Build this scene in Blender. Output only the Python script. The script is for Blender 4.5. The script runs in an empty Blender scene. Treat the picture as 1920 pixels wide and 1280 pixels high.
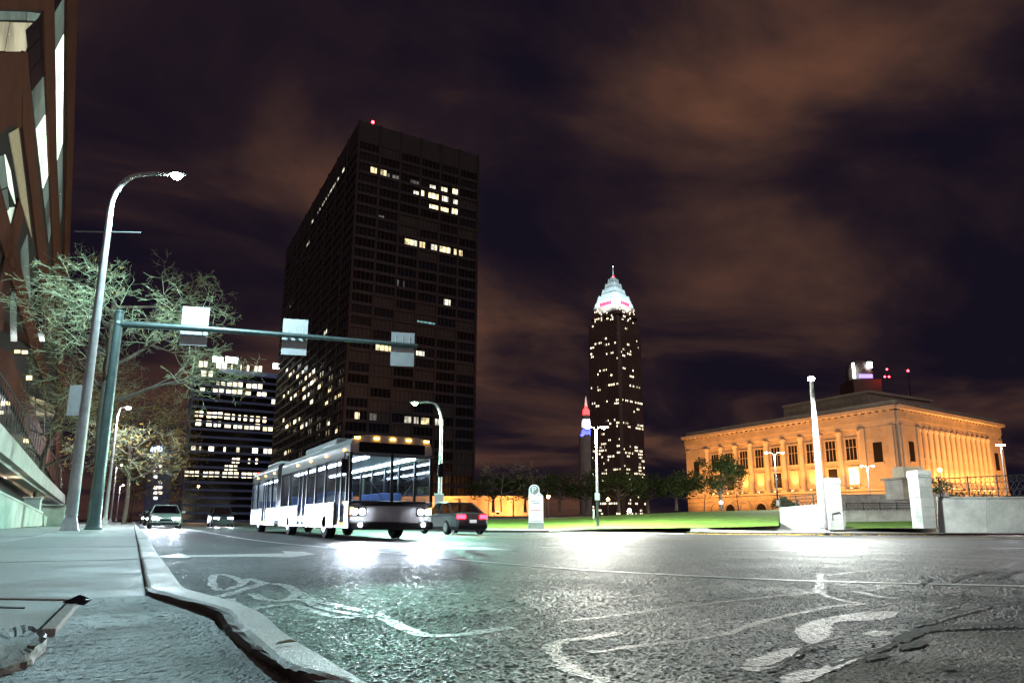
import bpy, bmesh, math, random
from math import sin, cos, tan, atan, atan2, radians, pi, sqrt, hypot
from mathutils import Vector, Matrix

random.seed(7)
SC = bpy.context.scene
COL = SC.collection

# ------------------------------------------------------------------ camera
PX_F, PX_CX, PX_CY = 1250.0, 960.0, 734.0          # calibration of the photograph (1920 x 1280)
PITCH = atan(243 / 1250.0)
YAW = atan(710 * cos(PITCH) / 1250.0)
ROLL = radians(0.25)
EYE = Vector((0, 0, 0.4))
FWD = Vector((sin(YAW) * cos(PITCH), cos(YAW) * cos(PITCH), sin(PITCH)))
R0 = Vector((cos(YAW), -sin(YAW), 0))
U0 = R0.cross(FWD)
RGT = R0 * cos(ROLL) + U0 * sin(ROLL)
UPV = -R0 * sin(ROLL) + U0 * cos(ROLL)
cd = bpy.data.cameras.new('camera')
cd.sensor_width = 36.0
cd.lens = 36.0 * PX_F / 1920.0
cd.shift_y = (PX_CY - 640) / 1920.0
cd.clip_start = 0.05
cd.clip_end = 9000
cam = bpy.data.objects.new('camera', cd)
cam.matrix_world = Matrix(((RGT.x, UPV.x, -FWD.x, EYE.x), (RGT.y, UPV.y, -FWD.y, EYE.y), (RGT.z, UPV.z, -FWD.z, EYE.z), (0, 0, 0, 1)))
COL.objects.link(cam)
SC.camera = cam

# ------------------------------------------------------------------ night sky, city-glow fill, exposure
W = bpy.data.worlds.new('World')
SC.world = W
W.use_nodes = True
nt = W.node_tree
nt.nodes.clear()
def wn(t, **k):
    n = nt.nodes.new(t)
    for a, b in k.items():
        setattr(n, a, b)
    return n
def wl(a, b):
    nt.links.new(a, b)
sky = wn('ShaderNodeTexSky', sky_type='NISHITA')
sky.sun_disc = False
sky.sun_elevation = radians(-6)
sky.sun_rotation = radians(202)
bg_sky = wn('ShaderNodeBackground')
bg_sky.inputs['Strength'].default_value = 0.012
wl(sky.outputs[0], bg_sky.inputs[0])
tc = wn('ShaderNodeTexCoord')
sep = wn('ShaderNodeSeparateXYZ')
wl(tc.outputs['Generated'], sep.inputs[0])
zz = wn('ShaderNodeMath', operation='ADD'); zz.inputs[1].default_value = 0.22
zc = wn('ShaderNodeMath', operation='MAXIMUM'); zc.inputs[1].default_value = 0.0
wl(sep.outputs[2], zc.inputs[0]); wl(zc.outputs[0], zz.inputs[0])
dx = wn('ShaderNodeMath', operation='DIVIDE'); dy = wn('ShaderNodeMath', operation='DIVIDE')
wl(sep.outputs[0], dx.inputs[0]); wl(zz.outputs[0], dx.inputs[1])
wl(sep.outputs[1], dy.inputs[0]); wl(zz.outputs[0], dy.inputs[1])
cmb = wn('ShaderNodeCombineXYZ')
wl(dx.outputs[0], cmb.inputs[0]); wl(dy.outputs[0], cmb.inputs[1])
mp = wn('ShaderNodeMapping')
mp.inputs['Rotation'].default_value = (0, 0, radians(35))
mp.inputs['Scale'].default_value = (0.85, 1.15, 1)
mp.inputs['Location'].default_value = (3.3, 1.1, 0)
wl(cmb.outputs[0], mp.inputs[0])
n1 = wn('ShaderNodeTexNoise'); n1.inputs['Scale'].default_value = 1.35; n1.inputs['Detail'].default_value = 6; n1.inputs['Roughness'].default_value = 0.52; n1.inputs['Distortion'].default_value = 0.5
wl(mp.outputs[0], n1.inputs['Vector'])
cr = wn('ShaderNodeValToRGB')
e = cr.color_ramp.elements
e[0].position = 0.38; e[0].color = (0.0058, 0.0042, 0.0095, 1)
e[1].position = 0.68; e[1].color = (0.088, 0.038, 0.024, 1)
m_ = cr.color_ramp.elements.new(0.47); m_.color = (0.0135, 0.0078, 0.0115, 1)
m_ = cr.color_ramp.elements.new(0.57); m_.color = (0.040, 0.020, 0.017, 1)
wl(n1.outputs[0], cr.inputs[0])
bg_cl = wn('ShaderNodeBackground')
bg_cl.inputs['Strength'].default_value = 0.95
wl(cr.outputs[0], bg_cl.inputs[0])
addw = wn('ShaderNodeAddShader')
wl(bg_sky.outputs[0], addw.inputs[0]); wl(bg_cl.outputs[0], addw.inputs[1])
wo = wn('ShaderNodeOutputWorld')
wl(addw.outputs[0], wo.inputs[0])

sd = bpy.data.lights.new('city_glow_fill', 'SUN')
sd.energy = 0.22  # fill light added for city glow on the building faces, no moon
sd.angle = radians(25)
sd.color = (1.0, 0.84, 0.84)
so = bpy.data.objects.new('city_glow_fill', sd)
so.rotation_euler = (radians(62), 0, radians(-22))
COL.objects.link(so)

SC.view_settings.view_transform = 'Standard'
SC.view_settings.look = 'None'
SC.view_settings.exposure = 0.4
SC.view_settings.gamma = 1.0
SC.view_settings.use_curve_mapping = False
SC.render.engine = 'CYCLES'
SC.cycles.use_denoising = True
SC.cycles.max_bounces = 6
SC.cycles.diffuse_bounces = 2
SC.cycles.glossy_bounces = 3
SC.cycles.transmission_bounces = 5
SC.cycles.transparent_max_bounces = 12
SC.cycles.sample_clamp_indirect = 4.0
SC.cycles.caustics_reflective = False
SC.cycles.caustics_refractive = False

# ------------------------------------------------------------------ survey helpers: where a sight line meets a real surface
ROAD_Z, ROAD_SLOPE = -0.12, -0.006
def roadz(x):
    return ROAD_Z + ROAD_SLOPE * max(0.0, x)
def sight(x, y):
    return FWD + RGT * ((x - PX_CX) / PX_F) + UPV * ((PX_CY - y) / PX_F)
def on_road(x, y):
    d = sight(x, y)
    t = (ROAD_Z - EYE.z) / (d.z - ROAD_SLOPE * d.x)
    return EYE + d * t
def on_level(x, y, z=0.0):
    d = sight(x, y)
    return EYE + d * ((z - EYE.z) / d.z)
def on_x(x, y, X):
    d = sight(x, y)
    return EYE + d * (X / d.x)
def on_y(x, y, Y):
    d = sight(x, y)
    return EYE + d * (Y / d.y)
AXIS = Vector((sin(YAW), cos(YAW), 0))
def far(x, y, D):
    """point on the sight line in the upright plane D metres ahead"""
    d = sight(x, y)
    return EYE + d * (D * 1.02 / d.dot(AXIS))

# ------------------------------------------------------------------ materials
MATS = {}
def mat(name, base=(0.5, 0.5, 0.5), rough=0.5, metal=0.0, emit=None, estr=0.0, var=0.0, vscale=3.0, bump=0.0, bscale=40.0, spec=0.5, sample=True, trans=0.0, dirt=None, coat=0.0):
    if name in MATS:
        return MATS[name]
    m = bpy.data.materials.new(name)
    m.use_nodes = True
    t = m.node_tree
    b = t.nodes['Principled BSDF']
    b.inputs['Base Color'].default_value = (*base, 1)
    b.inputs['Roughness'].default_value = rough
    b.inputs['Metallic'].default_value = metal
    b.inputs['Specular IOR Level'].default_value = spec
    b.inputs['Coat Weight'].default_value = coat
    if trans:
        b.inputs['Transmission Weight'].default_value = trans
    if emit:
        b.inputs['Emission Color'].default_value = (*emit, 1)
        b.inputs['Emission Strength'].default_value = estr
    co = t.nodes.new('ShaderNodeTexCoord')
    if var > 0:
        n = t.nodes.new('ShaderNodeTexNoise')
        n.inputs['Scale'].default_value = vscale
        n.inputs['Detail'].default_value = 6
        n.inputs['Roughness'].default_value = 0.65
        t.links.new(co.outputs['Object'], n.inputs['Vector'])
        r = t.nodes.new('ShaderNodeValToRGB')
        d = dirt or tuple(c * (1 - var) for c in base)
        r.color_ramp.elements[0].position = 0.32
        r.color_ramp.elements[1].position = 0.68
        r.color_ramp.elements[0].color = (*d, 1)
        r.color_ramp.elements[1].color = (*[min(1, c * (1 + var * 0.5)) for c in base], 1)
        t.links.new(n.outputs[0], r.inputs[0])
        t.links.new(r.outputs[0], b.inputs['Base Color'])
        mr = t.nodes.new('ShaderNodeMapRange')
        mr.inputs[3].default_value = max(0.03, rough * 0.75)
        mr.inputs[4].default_value = min(1, rough * 1.25)
        t.links.new(n.outputs[0], mr.inputs[0])
        t.links.new(mr.outputs[0], b.inputs['Roughness'])
    if bump > 0:
        n2 = t.nodes.new('ShaderNodeTexNoise')
        n2.inputs['Scale'].default_value = bscale
        n2.inputs['Detail'].default_value = 4
        t.links.new(co.outputs['Object'], n2.inputs['Vector'])
        bp = t.nodes.new('ShaderNodeBump')
        bp.inputs['Strength'].default_value = bump
        bp.inputs['Distance'].default_value = 0.02
        t.links.new(n2.outputs[0], bp.inputs['Height'])
        t.links.new(bp.outputs[0], b.inputs['Normal'])
    if not sample:
        m.cycles.emission_sampling = 'NONE'
    MATS[name] = m
    return m

def lit(name, color, strength, scale=0.6, var=0.6):
    """a lit room behind a window: uneven warm light, not sampled as a lamp"""
    if name in MATS:
        return MATS[name]
    m = bpy.data.materials.new(name)
    m.use_nodes = True
    t = m.node_tree
    b = t.nodes['Principled BSDF']
    b.inputs['Base Color'].default_value = (0.05, 0.05, 0.05, 1)
    b.inputs['Roughness'].default_value = 0.15
    co = t.nodes.new('ShaderNodeTexCoord')
    oi = t.nodes.new('ShaderNodeObjectInfo')
    ad = t.nodes.new('ShaderNodeVectorMath'); ad.operation = 'ADD'
    t.links.new(co.outputs['Object'], ad.inputs[0]); t.links.new(oi.outputs['Location'], ad.inputs[1])
    n = t.nodes.new('ShaderNodeTexNoise'); n.inputs['Scale'].default_value = scale; n.inputs['Detail'].default_value = 3
    t.links.new(ad.outputs[0], n.inputs['Vector'])
    mr = t.nodes.new('ShaderNodeMapRange')
    mr.inputs[1].default_value = 0.3; mr.inputs[2].default_value = 0.7
    mr.inputs[3].default_value = strength * (1 - var); mr.inputs[4].default_value = strength * (1 + var)
    t.links.new(n.outputs[0], mr.inputs[0])
    mu = t.nodes.new('ShaderNodeMath'); mu.operation = 'MULTIPLY'
    m2 = t.nodes.new('ShaderNodeMapRange'); m2.inputs[3].default_value = 0.45; m2.inputs[4].default_value = 1.5
    t.links.new(oi.outputs['Random'], m2.inputs[0])
    t.links.new(mr.outputs[0], mu.inputs[0]); t.links.new(m2.outputs[0], mu.inputs[1])
    b.inputs['Emission Color'].default_value = (*color, 1)
    t.links.new(mu.outputs[0], b.inputs['Emission Strength'])
    m.cycles.emission_sampling = 'NONE'
    MATS[name] = m
    return m

def asphalt(name, dark, light, rough=(0.3, 0.6), stone=95.0, bump=0.9, tint=None):
    m = bpy.data.materials.new(name)
    m.use_nodes = True
    t = m.node_tree
    N = t.nodes.new
    L = t.links.new
    b = t.nodes['Principled BSDF']
    b.inputs['Specular IOR Level'].default_value = 0.25
    co = N('ShaderNodeTexCoord')
    v = N('ShaderNodeTexVoronoi'); v.inputs['Scale'].default_value = stone
    n = N('ShaderNodeTexNoise'); n.inputs['Scale'].default_value = stone * 2.2; n.inputs['Detail'].default_value = 3
    big = N('ShaderNodeTexNoise'); big.inputs['Scale'].default_value = 0.9; big.inputs['Detail'].default_value = 6; big.inputs['Roughness'].default_value = 0.62
    for q in (v, n, big):
        L(co.outputs['Object'], q.inputs['Vector'])
    # stones: random grey for each
    r = N('ShaderNodeValToRGB')
    r.color_ramp.elements[0].color = (*dark, 1); r.color_ramp.elements[1].color = (*light, 1)
    r.color_ramp.elements[0].position = 0.25; r.color_ramp.elements[1].position = 0.9
    sepc = N('ShaderNodeSeparateColor'); L(v.outputs['Color'], sepc.inputs[0])
    L(sepc.outputs[0], r.inputs[0])
    mx = N('ShaderNodeMix'); mx.data_type = 'RGBA'; mx.blend_type = 'MULTIPLY'
    r2 = N('ShaderNodeValToRGB')
    r2.color_ramp.elements[0].color = (0.5, 0.5, 0.52, 1); r2.color_ramp.elements[1].color = (1.25, 1.22, 1.18, 1)
    r2.color_ramp.elements[0].position = 0.3; r2.color_ramp.elements[1].position = 0.72
    L(big.outputs[0], r2.inputs[0])
    mx.inputs[0].default_value = 1.0
    L(r.outputs[0], mx.inputs[6]); L(r2.outputs[0], mx.inputs[7])
    L(mx.outputs[2], b.inputs['Base Color'])
    mr = N('ShaderNodeMapRange'); mr.inputs[1].default_value = 0.3; mr.inputs[2].default_value = 0.7
    mr.inputs[3].default_value = rough[0]; mr.inputs[4].default_value = rough[1]
    L(big.outputs[0], mr.inputs[0]); L(mr.outputs[0], b.inputs['Roughness'])
    h = N('ShaderNodeMath'); h.operation = 'MULTIPLY_ADD'
    L(v.outputs['Distance'], h.inputs[0]); h.inputs[1].default_value = -1.0
    L(n.outputs[0], h.inputs[2])
    bp = N('ShaderNodeBump'); bp.inputs['Strength'].default_value = bump; bp.inputs['Distance'].default_value = 0.006
    L(h.outputs[0], bp.inputs['Height']); L(bp.outputs[0], b.inputs['Normal'])
    MATS[name] = m
    return m

def worn_paint(name, paint, under, amount=0.5):
    m = bpy.data.materials.new(name)
    m.use_nodes = True
    t = m.node_tree
    N = t.nodes.new; L = t.links.new
    b = t.nodes['Principled BSDF']
    co = N('ShaderNodeTexCoord')
    n = N('ShaderNodeTexNoise'); n.inputs['Scale'].default_value = 26; n.inputs['Detail'].default_value = 8; n.inputs['Roughness'].default_value = 0.75
    v = N('ShaderNodeTexVoronoi'); v.inputs['Scale'].default_value = 95
    L(co.outputs['Object'], n.inputs['Vector']); L(co.outputs['Object'], v.inputs['Vector'])
    r = N('ShaderNodeValToRGB')
    r.color_ramp.elements[0].position = amount - 0.06; r.color_ramp.elements[1].position = amount + 0.06
    r.color_ramp.elements[0].color = (*under, 1); r.color_ramp.elements[1].color = (*paint, 1)
    L(n.outputs[0], r.inputs[0]); L(r.outputs[0], b.inputs['Base Color'])
    b.inputs['Roughness'].default_value = 0.5
    bp = N('ShaderNodeBump'); bp.inputs['Strength'].default_value = 0.6; bp.inputs['Distance'].default_value = 0.005
    L(v.outputs['Distance'], bp.inputs['Height']); bp.invert = True
    L(bp.outputs[0], b.inputs['Normal'])
    MATS[name] = m
    return m

def concrete(name, base, scale=1.0, brushed=True, rough=0.55):
    m = bpy.data.materials.new(name)
    m.use_nodes = True
    t = m.node_tree
    N = t.nodes.new; L = t.links.new
    b = t.nodes['Principled BSDF']
    co = N('ShaderNodeTexCoord')
    n = N('ShaderNodeTexNoise'); n.inputs['Scale'].default_value = 1.3 * scale; n.inputs['Detail'].default_value = 9; n.inputs['Roughness'].default_value = 0.7
    g = N('ShaderNodeTexNoise'); g.inputs['Scale'].default_value = 170 * scale; g.inputs['Detail'].default_value = 3
    mpg = N('ShaderNodeMapping'); mpg.inputs['Scale'].default_value = (6, 110, 6) if brushed else (60, 60, 60)
    st = N('ShaderNodeTexNoise'); st.inputs['Scale'].default_value = 1.0; st.inputs['Detail'].default_value = 3
    L(co.outputs['Object'], n.inputs['Vector']); L(co.outputs['Object'], g.inputs['Vector'])
    L(co.outputs['Object'], mpg.inputs[0]); L(mpg.outputs[0], st.inputs['Vector'])
    r = N('ShaderNodeValToRGB')
    r.color_ramp.elements[0].position = 0.3; r.color_ramp.elements[1].position = 0.7
    r.color_ramp.elements[0].color = (*[c * 0.55 for c in base], 1); r.color_ramp.elements[1].color = (*[c * 1.25 for c in base], 1)
    L(n.outputs[0], r.inputs[0])
    r3 = N('ShaderNodeValToRGB')
    r3.color_ramp.elements[0].position = 0.35; r3.color_ramp.elements[1].position = 0.65
    r3.color_ramp.elements[0].color = (0.6, 0.6, 0.6, 1); r3.color_ramp.elements[1].color = (1.2, 1.2, 1.2, 1)
    L(g.outputs[0], r3.inputs[0])
    mx = N('ShaderNodeMix'); mx.data_type = 'RGBA'; mx.blend_type = 'MULTIPLY'; mx.inputs[0].default_value = 1.0
    L(r.outputs[0], mx.inputs[6]); L(r3.outputs[0], mx.inputs[7]); L(mx.outputs[2], b.inputs['Base Color'])
    mr = N('ShaderNodeMapRange'); mr.inputs[1].default_value = 0.3; mr.inputs[2].default_value = 0.7
    mr.inputs[3].default_value = rough - 0.12; mr.inputs[4].default_value = rough + 0.2
    L(n.outputs[0], mr.inputs[0]); L(mr.outputs[0], b.inputs['Roughness'])
    ma = N('ShaderNodeMath'); ma.operation = 'MULTIPLY_ADD'; ma.inputs[1].default_value = 0.8
    L(st.outputs[0], ma.inputs[0]); L(g.outputs[0], ma.inputs[2])
    bp = N('ShaderNodeBump'); bp.inputs['Strength'].default_value = 0.55; bp.inputs['Distance'].default_value = 0.006
    L(ma.outputs[0], bp.inputs['Height']); L(bp.outputs[0], b.inputs['Normal'])
    MATS[name] = m
    return m

def stone_wall(name, base, course=0.6, rough=0.8):
    m = bpy.data.materials.new(name)
    m.use_nodes = True
    t = m.node_tree
    N = t.nodes.new; L = t.links.new
    b = t.nodes['Principled BSDF']; b.inputs['Roughness'].default_value = rough
    b.inputs['Specular IOR Level'].default_value = 0.2
    co = N('ShaderNodeTexCoord')
    n = N('ShaderNodeTexNoise'); n.inputs['Scale'].default_value = 0.35; n.inputs['Detail'].default_value = 8; n.inputs['Roughness'].default_value = 0.7
    L(co.outputs['Object'], n.inputs['Vector'])
    r = N('ShaderNodeValToRGB')
    r.color_ramp.elements[0].position = 0.3; r.color_ramp.elements[1].position = 0.7
    r.color_ramp.elements[0].color = (*[c * 0.7 for c in base], 1); r.color_ramp.elements[1].color = (*[min(1, c * 1.2) for c in base], 1)
    L(n.outputs[0], r.inputs[0]); L(r.outputs[0], b.inputs['Base Color'])
    sp = N('ShaderNodeSeparateXYZ'); L(co.outputs['Object'], sp.inputs[0])
    dv = N('ShaderNodeMath'); dv.operation = 'DIVIDE'; dv.inputs[1].default_value = course; L(sp.outputs[2], dv.inputs[0])
    fr = N('ShaderNodeMath'); fr.operation = 'FRACT'; L(dv.outputs[0], fr.inputs[0])
    gt = N('ShaderNodeMath'); gt.operation = 'GREATER_THAN'; gt.inputs[1].default_value = 0.1; L(fr.outputs[0], gt.inputs[0])
    ad = N('ShaderNodeMath'); ad.operation = 'MULTIPLY_ADD'; ad.inputs[1].default_value = 1.0
    L(gt.outputs[0], ad.inputs[0]); L(n.outputs[0], ad.inputs[2])
    bp = N('ShaderNodeBump'); bp.inputs['Strength'].default_value = 0.7; bp.inputs['Distance'].default_value = 0.05
    L(ad.outputs[0], bp.inputs['Height']); L(bp.outputs[0], b.inputs['Normal'])
    MATS[name] = m
    return m

def glass_mat(name, tint=(1, 1, 1), clear=0.8):
    m = bpy.data.materials.new(name)
    m.use_nodes = True
    t = m.node_tree
    t.nodes.clear()
    N = t.nodes.new; L = t.links.new
    tr = N('ShaderNodeBsdfTransparent'); tr.inputs[0].default_value = (*tint, 1)
    gl = N('ShaderNodeBsdfGlossy'); gl.inputs['Roughness'].default_value = 0.05
    fr = N('ShaderNodeFresnel'); fr.inputs[0].default_value = 1.5
    ms = N('ShaderNodeMixShader'); o = N('ShaderNodeOutputMaterial')
    dm = N('ShaderNodeMath'); dm.operation = 'MULTIPLY'; dm.inputs[1].default_value = 0.45; L(fr.outputs[0], dm.inputs[0]); L(dm.outputs[0], ms.inputs[0]); L(tr.outputs[0], ms.inputs[1]); L(gl.outputs[0], ms.inputs[2]); L(ms.outputs[0], o.inputs[0])
    MATS[name] = m
    return m

# ------------------------------------------------------------------ mesh builder
class MB:
    def __init__(s):
        s.v = []; s.f = []
    def quad(s, a, b, c, d):
        i = len(s.v); s.v += [tuple(a), tuple(b), tuple(c), tuple(d)]; s.f.append((i, i + 1, i + 2, i + 3)); return s
    def poly(s, pts):
        i = len(s.v); s.v += [tuple(p) for p in pts]; s.f.append(tuple(range(i, i + len(pts)))); return s
    def box(s, c, d, rz=0.0, taper=1.0):
        x, y, z = c; a, b, h = d[0] / 2, d[1] / 2, d[2] / 2
        i = len(s.v); cr_, sr_ = cos(rz), sin(rz)
        for k, (px, py, pz) in enumerate(((-a, -b, -h), (a, -b, -h), (a, b, -h), (-a, b, -h), (-a, -b, h), (a, -b, h), (a, b, h), (-a, b, h))):
            if k > 3: px *= taper; py *= taper
            s.v.append((x + px * cr_ - py * sr_, y + px * sr_ + py * cr_, z + pz))
        for q in ((0, 3, 2, 1), (4, 5, 6, 7), (0, 1, 5, 4), (1, 2, 6, 5), (2, 3, 7, 6), (3, 0, 4, 7)):
            s.f.append(tuple(i + k for k in q))
        return s
    def extrude(s, pts, vec):
        """solid prism: polygon pts (3-D) pushed along vec"""
        i = len(s.v); n = len(pts); vec = Vector(vec)
        s.v += [tuple(Vector(p)) for p in pts] + [tuple(Vector(p) + vec) for p in pts]
        s.f.append(tuple(range(i, i + n))); s.f.append(tuple(range(i + 2 * n - 1, i + n - 1, -1)))
        for k in range(n):
            k2 = (k + 1) % n
            s.f.append((i + k, i + n + k, i + n + k2, i + k2))
        return s
    def tube(s, path, rad, n=8, caps=True):
        path = [Vector(p) for p in path]
        if not isinstance(rad, (list, tuple)): rad = [rad] * len(path)
        base = len(s.v)
        prev = None
        for k, p in enumerate(path):
            if k == 0: d = path[1] - p
            elif k == len(path) - 1: d = p - path[k - 1]
            else: d = path[k + 1] - path[k - 1]
            if d.length < 1e-9: d = Vector((0, 0, 1))
            d.normalize()
            if prev is None:
                a = Vector((0, 0, 1)) if abs(d.z) < 0.9 else Vector((1, 0, 0))
                u = d.cross(a).normalized()
            else:
                u = prev - d * prev.dot(d)
                u = u.normalized() if u.length > 1e-6 else d.orthogonal().normalized()
            prev = u
            w = d.cross(u)
            for j in range(n):
                t = 2 * pi * j / n
                s.v.append(tuple(p + (u * cos(t) + w * sin(t)) * rad[k]))
        for k in range(len(path) - 1):
            for j in range(n):
                j2 = (j + 1) % n
                s.f.append((base + k * n + j, base + k * n + j2, base + (k + 1) * n + j2, base + (k + 1) * n + j))
        if caps:
            s.f.append(tuple(base + j for j in range(n - 1, -1, -1)))
            s.f.append(tuple(base + (len(path) - 1) * n + j for j in range(n)))
        return s
    def lathe(s, prof, c=(0, 0, 0), n=16, axis='z'):
        base = len(s.v)
        for r, h in prof:
            for j in range(n):
                t = 2 * pi * j / n
                if axis == 'z': q = (c[0] + r * cos(t), c[1] + r * sin(t), c[2] + h)
                elif axis == 'x': q = (c[0] + h, c[1] + r * cos(t), c[2] + r * sin(t))
                else: q = (c[0] + r * sin(t), c[1] + h, c[2] + r * cos(t))
                s.v.append(q)
        m = len(prof)
        for k in range(m - 1):
            for j in range(n):
                j2 = (j + 1) % n
                s.f.append((base + k * n + j, base + k * n + j2, base + (k + 1) * n + j2, base + (k + 1) * n + j))
        s.f.append(tuple(base + j for j in range(n - 1, -1, -1)))
        s.f.append(tuple(base + (m - 1) * n + j for j in range(n)))
        return s
    def sphere(s, c, r, n=10, squash=1.0):
        k = n // 2
        prof = [(max(1e-3, r * sin(pi * i / k)), -r * squash * cos(pi * i / k)) for i in range(k + 1)]
        return s.lathe(prof, c, n)
    def mesh(s, name, m=None, smooth=False, bevel=0.0):
        me = bpy.data.meshes.new(name)
        me.from_pydata(s.v, [], s.f)
        if bevel > 0 or True:
            bm = bmesh.new(); bm.from_mesh(me)
            if bevel > 0:
                bmesh.ops.remove_doubles(bm, verts=bm.verts, dist=1e-5)
                ed = [x for x in bm.edges if len(x.link_faces) == 2 and x.calc_face_angle(0) > 0.5]
                bmesh.ops.bevel(bm, geom=ed, offset=bevel, segments=2, affect='EDGES', profile=0.5)
            bmesh.ops.recalc_face_normals(bm, faces=bm.faces)
            bm.to_mesh(me); bm.free()
        if smooth:
            for p in me.polygons: p.use_smooth = True
            if smooth == 'auto' or smooth is True:
                try: me.set_sharp_from_angle(angle=radians(38))
                except Exception: pass
        if m: me.materials.append(m if not isinstance(m, str) else MATS[m])
        return me
    def build(s, name, m, parent=None, loc=(0, 0, 0), rz=0.0, smooth=False, bevel=0.0):
        return place(name, s.mesh(name, m, smooth, bevel), parent, loc, rz)

def place(name, me, parent=None, loc=(0, 0, 0), rz=0.0):
    o = bpy.data.objects.new(name, me)
    o.location = loc
    o.rotation_euler = (0, 0, rz)
    COL.objects.link(o)
    if parent: o.parent = parent
    return o
def tag(o, label=None, cat=None, group=None, kind=None):
    if label: o['label'] = label
    if cat: o['category'] = cat
    if group: o['group'] = group
    if kind: o['kind'] = kind
    return o
def thing(name, label, cat, loc=(0, 0, 0), rz=0.0, group=None):
    o = bpy.data.objects.new(name, None)
    o.location = loc; o.rotation_euler = (0, 0, rz); o.empty_display_size = 0.3
    COL.objects.link(o)
    return tag(o, label, cat, group)
def lamp(kind, name, parent, loc, power, color, radius=0.12, target=None, angle=None, blend=0.5, size=None):
    d = bpy.data.lights.new(name, kind)
    d.energy = power; d.color = color
    if kind in ('POINT', 'SPOT'): d.shadow_soft_size = radius
    if kind == 'SPOT':
        d.spot_size = angle; d.spot_blend = blend
    if kind == 'AREA':
        d.shape = 'RECTANGLE'; d.size, d.size_y = size
    o = bpy.data.objects.new(name, d)
    o.location = loc
    COL.objects.link(o)
    if parent: o.parent = parent
    if target is not None:
        o.rotation_euler = (Vector(target) - Vector(loc)).to_track_quat('-Z', 'Y').to_euler()
    return o
def copy_tree(o, parent=None):
    c = o.copy(); COL.objects.link(c); c.parent = parent
    for ch in list(o.children): copy_tree(ch, c)
    return c

# ================================================================== MATERIAL LIBRARY
asphalt('asphalt', (0.014, 0.015, 0.018), (0.068, 0.072, 0.084), (0.45, 0.65), 80, 0.7)
asphalt('patch_asphalt', (0.045, 0.042, 0.035), (0.13, 0.122, 0.105), (0.5, 0.75), 110, 1.0)
mat('tar', (0.020, 0.019, 0.023), 0.47, var=0.5, vscale=14, bump=0.9, bscale=55, spec=0.4)
mat('crack', (0.006, 0.006, 0.007), 0.8, bump=1.0, bscale=60)
worn_paint('road_white', (0.62, 0.62, 0.6), (0.06, 0.06, 0.062), 0.44)
worn_paint('road_white_faded', (0.42, 0.42, 0.43), (0.05, 0.05, 0.053), 0.47)
worn_paint('road_yellow', (0.55, 0.34, 0.03), (0.06, 0.055, 0.05), 0.44)
concrete('slab_a', (0.30, 0.30, 0.29))
concrete('slab_b', (0.40, 0.40, 0.385))
concrete('slab_near', (0.22, 0.22, 0.22), rough=0.5)
concrete('kerb_stone', (0.62, 0.61, 0.58), brushed=False)
concrete('kerb_rough', (0.18, 0.15, 0.13), brushed=False)
concrete('far_pavement', (0.30, 0.29, 0.27), brushed=False, rough=0.7)
concrete('wall_concrete', (0.42, 0.41, 0.39), 0.6, brushed=False, rough=0.7)
concrete('white_wall', (0.50, 0.53, 0.51), 0.5, brushed=False, rough=0.7)
mat('subsoil', (0.05, 0.045, 0.04), 0.95, var=0.4)
mat('ground', (0.05, 0.05, 0.052), 0.9, var=0.4, vscale=0.05)
mat('lawn', (0.10, 0.21, 0.015), 0.85, var=0.6, vscale=.8, bump=1.0, bscale=30, dirt=(0.06, 0.14, 0.012))
mat('galvanised', (0.34, 0.35, 0.36), 0.42, 0.6, var=0.2, vscale=2.5, bump=0.08, bscale=30)
mat('pole_paint', (0.36, 0.35, 0.36), 0.45, 0.0, var=0.25, vscale=3)
mat('mast_green', (0.10, 0.14, 0.14), 0.4, 0.5, var=0.25, vscale=3)
mat('sign_back', (0.42, 0.42, 0.44), 0.5, 0.0, var=0.15, vscale=4)
mat('black_metal', (0.018, 0.019, 0.021), 0.45, 0.3, var=0.3, vscale=5)
mat('iron_fence', (0.03, 0.034, 0.036), 0.5, 0.3)
mat('rust', (0.16, 0.075, 0.04), 0.85, var=0.5, vscale=14, bump=0.6, bscale=60)
mat('bark', (0.11, 0.09, 0.07), 0.9, var=0.4, vscale=6, bump=1.0, bscale=24)
mat('twig', (0.40, 0.46, 0.28), 0.85)  # green lamplight put into the twig colour
mat('dry_leaf', (0.24, 0.16, 0.035), 0.7)
mat('green_leaf', (0.045, 0.07, 0.018), 0.6, var=0.5, vscale=3)
mat('shrub_leaf', (0.05, 0.075, 0.02), 0.65)
mat('lamp_lens_cool', (0.9, 0.9, 0.9), 0.3, emit=(0.72, 1.0, 0.92), estr=160, sample=False)
mat('lamp_lens_white', (0.9, 0.9, 0.9), 0.3, emit=(1.0, 0.98, 0.93), estr=160, sample=False)
mat('lamp_lens_green', (0.9, 0.9, 0.9), 0.3, emit=(0.45, 1.0, 0.55), estr=90, sample=False)
mat('lamp_lens_amber', (0.9, 0.6, 0.3), 0.3, emit=(1.0, 0.50, 0.14), estr=60, sample=False)
mat('beacon_red', (0.6, 0.02, 0.02), 0.3, emit=(1.0, 0.02, 0.03), estr=30, sample=False)
mat('paper', (0.6, 0.58, 0.55), 0.7)

# ================================================================== GROUND, ROAD, KERBS, PAVEMENT
def structure(o):
    o['kind'] = 'structure'
    return o
g = MB()
xs = [-3000, -40, 0, 60, 400, 4000]
ysg = [-400, -20, 60, 300, 1200, 5000]
for i in range(len(xs) - 1):
    for j in range(len(ysg) - 1):
        c = [(xs[i], ysg[j]), (xs[i + 1], ysg[j]), (xs[i + 1], ysg[j + 1]), (xs[i], ysg[j + 1])]
        g.quad(*[(x, y, roadz(min(x, 400)) - 0.25) for x, y in c])
structure(g.build('ground', 'ground'))

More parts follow.
